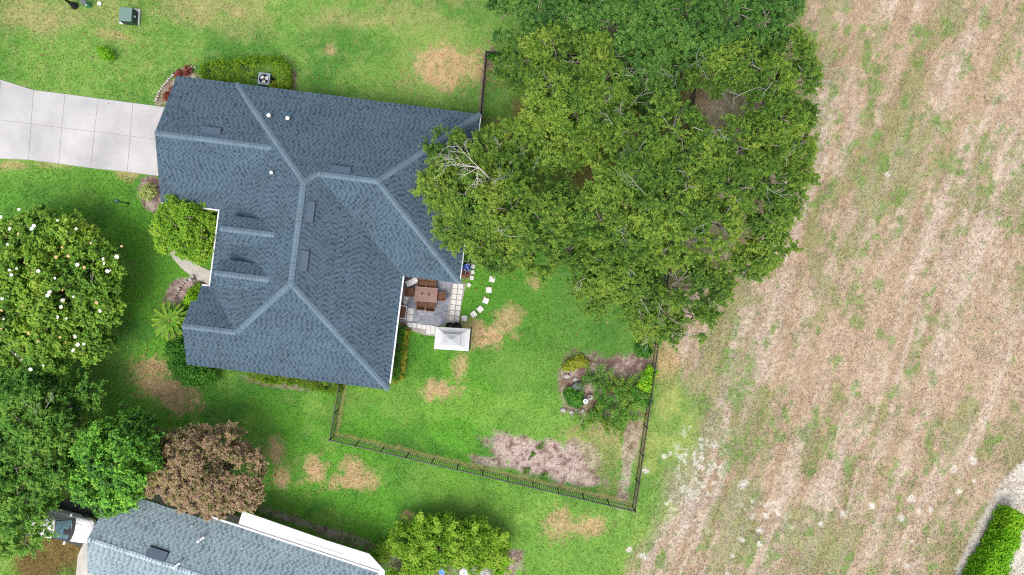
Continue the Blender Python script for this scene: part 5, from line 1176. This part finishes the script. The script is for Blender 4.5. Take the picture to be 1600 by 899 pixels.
# ------------------------------------------------------------------ utilities on the north lawn, garden lamp
def utilities():
    x, y, _ = P(202, 24.5); o = thing('transformer_box', 'grey green electrical transformer box on a concrete pad', 'transformer', (x, y, 0)); rz = R(-4); mb = MB()
    q = P(204, 26.5); mb.box((q[0], q[1], .05), (1.38, 1.12, .14), rz); obj('pad', mb, M['concrete'], o)
    t = P(196, 22.5, .85); mb = MB(); b = P(203, 25, 0); cx_, cy_ = t[0], t[1]
    mb.box((cx_ + .02, cy_, .46), (.92, .94, .68), rz); obj('cabinet', mb, M['shaded_green'], o)
    mb = MB(); mb.box((cx_, cy_, .83), (.88, .96, .06), rz); obj('lid', mb, M['green_metal'], o, bevel=.01)
    mb = MB(); mb.box((cx_ + .49, cy_ - .05, .55), (.02, .10, .16), rz); obj('latch', mb, M['pipe'], o)
    x, y, _ = P(117, 9.5); o = thing('street_lamp', 'black street lamp post rising out of the top left corner', 'street lamp', (x, y, 0)); mb = MB()
    mb.lathe((x, y, 0), [(.25, -.05), (.25, .12), (.16, .2), (.13, .55), (.085, .65)], 18); obj('base', mb, M['black'], o)
    mb = MB(); mb.lathe((x, y, .6), [(.085, 0), (.06, 3.0), (.09, 3.05), (.05, 3.12)], 14); obj('pole', mb, M['black'], o)
    mb = MB(); mb.lathe((x, y, 3.7), [(.06, 0), (.17, .1), (.2, .42), (.24, .46), (.1, .62), (.02, .7)], 12); obj('lantern', mb, M['black'], o)
    x, y, _ = P(139, 9); o = thing('utility_pedestal', 'small green and grey utility pedestal near the street lamp', 'pedestal', (x, y, 0)); mb = MB()
    mb.box((x, y, .28), (.30, .34, .6), R(20)); obj('body', mb, mat('bright green enamel', (.05, .22, .09, 1), .5), o, bevel=.02)
    mb = MB(); mb.box((x, y, .61), (.34, .40, .06), R(20)); obj('cap', mb, M['lead'], o, bevel=.01)
    mb = MB(); mb.box((x + .10, y - .17, .5), (.1, .03, .1), R(20)); obj('badge', mb, M['pipe'], o)
    x, y, _ = P(155.5, 5.8); mb = MB(); mb.lathe((0, 0, -.03), [(.15, 0), (.15, .07), (.12, .075), (.02, .08)], 18); o = obj('valve_cover', mb, M['concrete']); o.location = (x, y, 0); tag(o, 'round grey valve cover in the grass right of the utility pedestal', 'cover')
    x, y, _ = P(200.5, 318); o = thing('garden_lamp', 'slim black lamp post standing on the front lawn', 'lamp', (x, y, 0)); mb = MB()
    mb.lathe((x, y, 0), [(.07, -.05), (.06, .1), (.033, .14), (.03, 1.22)], 12); obj('pole', mb, M['black'], o)
    mb = MB(); mb.lathe((x, y, 1.2), [(.04, 0), (.10, .06), (.11, .2), (.15, .22), (.07, .32), (.01, .36)], 12); obj('lantern', mb, mat('lamp teal', (.05, .11, .13, 1), .4), o)
utilities()

# ------------------------------------------------------------------ car under the oak
def car():
    q = P(143, 833.0, .8); rz = R(-14); L = 4.6; Wd = 1.84
    c = np.array(q[:2]) - np.array((math.cos(rz), math.sin(rz))) * (L / 2 - .05)
    o = thing('parked_car', 'white car under the left edge oak, bonnet pointing at the roof next door', 'car', (float(c[0]), float(c[1]), .0), rz)
    paint = mat('white car paint', (.54, .54, .58, 1), .25, spec=.6); gl = mat('car glass', (.05, .12, .14, 1), .12, spec=.5, noise=.6, nscale=5); trim = mat('car trim', (.015, .015, .02, 1), .5)
    # body: sections along x; each (x, half width, bottom z, waist z, top z)
    secs = [(-2.3, .70, .45, .70, .85), (-2.2, .84, .32, .80, 1.0), (-1.6, .91, .25, .85, 1.05), (-.6, .92, .24, .85, 1.04), (.55, .92, .24, .86, 1.03), (1.1, .91, .24, .84, 1.00), (1.7, .89, .25, .80, .93), (2.1, .82, .28, .72, .84), (2.3, .62, .36, .60, .68)]
    mb = MB(); n = 10; vs = []
    for (x, w_, zb, zw, zt) in secs:
        vs += [(x, -w_ * .9, zb), (x, -w_, zb + .12), (x, -w_ * 1.0, zw), (x, -w_ * .93, zt - .04), (x, -w_ * .6, zt + .02), (x, w_ * .6, zt + .02), (x, w_ * .93, zt - .04), (x, w_, zw), (x, w_, zb + .12), (x, w_ * .9, zb)]
    fs = [(i * n + k, i * n + (k + 1) % n, (i + 1) * n + (k + 1) % n, (i + 1) * n + k) for i in range(len(secs) - 1) for k in range(n)]
    fs += [tuple(range(n - 1, -1, -1)), tuple(range((len(secs) - 1) * n, len(secs) * n))]
    mb.add(vs, fs, 0, smooth=True); b = obj('body', mb, paint, o, world=False); sb = b.modifiers.new('sub', 'SUBSURF'); sb.levels = 1; sb.render_levels = 2
    # cabin: roof and pillars (paint) with glass panels set slightly proud
    bs = [(-2.05, .74, 1.02), (-1.5, .66, 1.58), (-.35, .66, 1.66), (.05, .63, 1.60), (.98, .78, 1.03)]
    cb = MB(); v = []
    for x, w_, z_ in bs: v += [(x, -w_, z_), (x, w_, z_)]
    cb.add(v, [(2 * i, 2 * i + 2, 2 * i + 3, 2 * i + 1) for i in range(4)], 0)
    cb.add(v, [(0, 8, 6, 4, 2)[::-1], (1, 9, 7, 5, 3)], 0); obj('cabin', cb, paint, o, world=False)
    def pane(name, pts, m=gl):
        g = MB(); p = np.array(pts); nn = np.cross(p[1] - p[0], p[2] - p[0]); nn /= np.linalg.norm(nn); g.add([tuple(t + nn * .012) for t in p], [tuple(range(len(pts)))]); ob = obj(name, g, m, o, world=False); s = ob.modifiers.new('t', 'SOLIDIFY'); s.thickness = .008; return ob
    def screen(x0, z0, w0, x1, z1, w1, bow):
        lo = [(x0 + bow * (1 - (t / 4) ** 2), w0 * t / 4, z0 - .12 * bow * (1 - (t / 4) ** 2)) for t in range(-4, 5)]
        hi = [(x1 + bow * .8 * (1 - (t / 4) ** 2), w1 * t / 4, z1) for t in range(4, -5, -1)]
        return lo + hi
    pane('windscreen_surround', screen(1.02, 1.03, .80, .02, 1.60, .64, .16), trim)
    pane('windscreen', [(p[0] + .02, p[1], p[2] + .016) for p in screen(.86, 1.11, .70, .10, 1.565, .585, .10)])
    pane('rear_window', [(-2.0, .66, 1.07), (-2.0, -.66, 1.07), (-1.53, -.58, 1.54), (-1.53, .58, 1.54)])
    for s in (-1, 1):
        P4 = [(.80, s * .755, 1.07), (.05, s * .655, 1.54), (-1.4, s * .69, 1.53), (-1.85, s * .735, 1.08)]
        pane('side_window', P4 if s > 0 else P4[::-1])
        m_ = MB(); m_.box((.72, s * 1.0, 1.05), (.14, .24, .15)); obj('mirror', m_, paint, o, world=False, bevel=.03)
        hl = MB(); hl.box((2.03, s * .68, .70), (.30, .26, .12), s * -.5); obj('headlight', hl, M['gutter'], o, world=False, bevel=.03)
        for xx in (-1.4, 1.4):
            w_ = MB(); w_.tube([(xx, s * .72, .33), (xx, s * .93, .33)], [.33, .33], 20); wo = obj('wheel', w_, trim, o, world=False)
            r_ = MB(); r_.tube([(xx, s * .90, .33), (xx, s * .94, .33)], [.2, .19], 16); obj('rim', r_, M['vent'], wo, world=False)
    g = MB(); g.box((2.28, 0, .55), (.06, 1.0, .16)); obj('grille', g, trim, o, world=False)
    h_ = MB()
    for s in (-1, 1): h_.bar((1.08, s * .5, 1.035), (2.02, s * .42, .885), .015, .012)
    h_.bar((1.2, 0, 1.035), (1.8, 0, .945), .012, .01); obj('bonnet_crease', h_, M['vent'], o, world=False)
    h_ = MB(); h_.bar((1.04, -.70, 1.035), (1.10, 0, 1.045), .09, .02); h_.bar((1.10, 0, 1.045), (1.04, .70, 1.035), .09, .02); obj('cowl', h_, trim, o, world=False)
car()
# near-black sheet on the ground under and beside the car
mb = MB(); mb.prism([P(*p)[:2] for p in ((20, 800), (112, 778), (160, 800), (150, 838), (135, 858), (90, 842), (20, 835))], -.1, .012); struct(obj('dark_ground_sheet', mb, mat('near black', (.05, .05, .055, 1), .9, noise=.25, nscale=3)))

# ------------------------------------------------------------------ things cut by the bottom edge
def bottom_edge():
    x, y, _ = P(690.5, 894, .6); o = thing('blue_stool', 'blue round stool at the bottom edge below the sprawling shrub', 'stool', (x, y, 0)); mb = MB()
    mb.lathe((x, y, .5), [(.20, 0), (.22, .03), (.21, .08), (.12, .09), (.10, .06), (.01, .06)], 22); obj('seat', mb, mat('sky blue paint', (.10, .24, .62, 1), .4), o)
    for a in (0, 1.57, 3.14, 4.71): l = MB(); l.bar((x + .2 * math.cos(a), y + .2 * math.sin(a), 0), (x + .15 * math.cos(a), y + .15 * math.sin(a), .52), .03); obj('leg', l, M['blue'], o)
    x, y, _ = P(725, 895, .7); o = thing('round_table', 'white round garden table beside the blue stool', 'table', (x, y, 0)); mb = MB()
    mb.lathe((x, y, .68), [(.02, 0), (.30, .0), (.32, .02), (.32, .04), (.02, .05)], 28); obj('top', mb, M['white'], o)
    mb = MB(); mb.lathe((x, y, 0), [(.2, 0), (.18, .04), (.04, .07), (.035, .68)], 14); obj('pedestal', mb, M['white'], o)
    mb = MB(); mb.lathe((x, y - .02, .73), [(.05, 0), (.055, .05), (.03, .05)], 12); tag(obj('terracotta_cup', mb, mat('terracotta', (.35, .2, .15, 1), .8)), 'small terracotta cup on the white round garden table', 'cup')
    petals = ramp_mat('white bloom', [(0, (.55, .52, .5, 1)), (.5, (.78, .76, .76, 1)), (1, (.85, .84, .82, 1))])
    shrub('white_flower_bush', 'bush covered in white blooms at the bottom edge', 'bush', [(748, 897, 12, .8), (757, 895, 8, .7), (740, 901, 8, .6)], petals, 95, dens=24, gap=.02, size=.12)
bottom_edge()
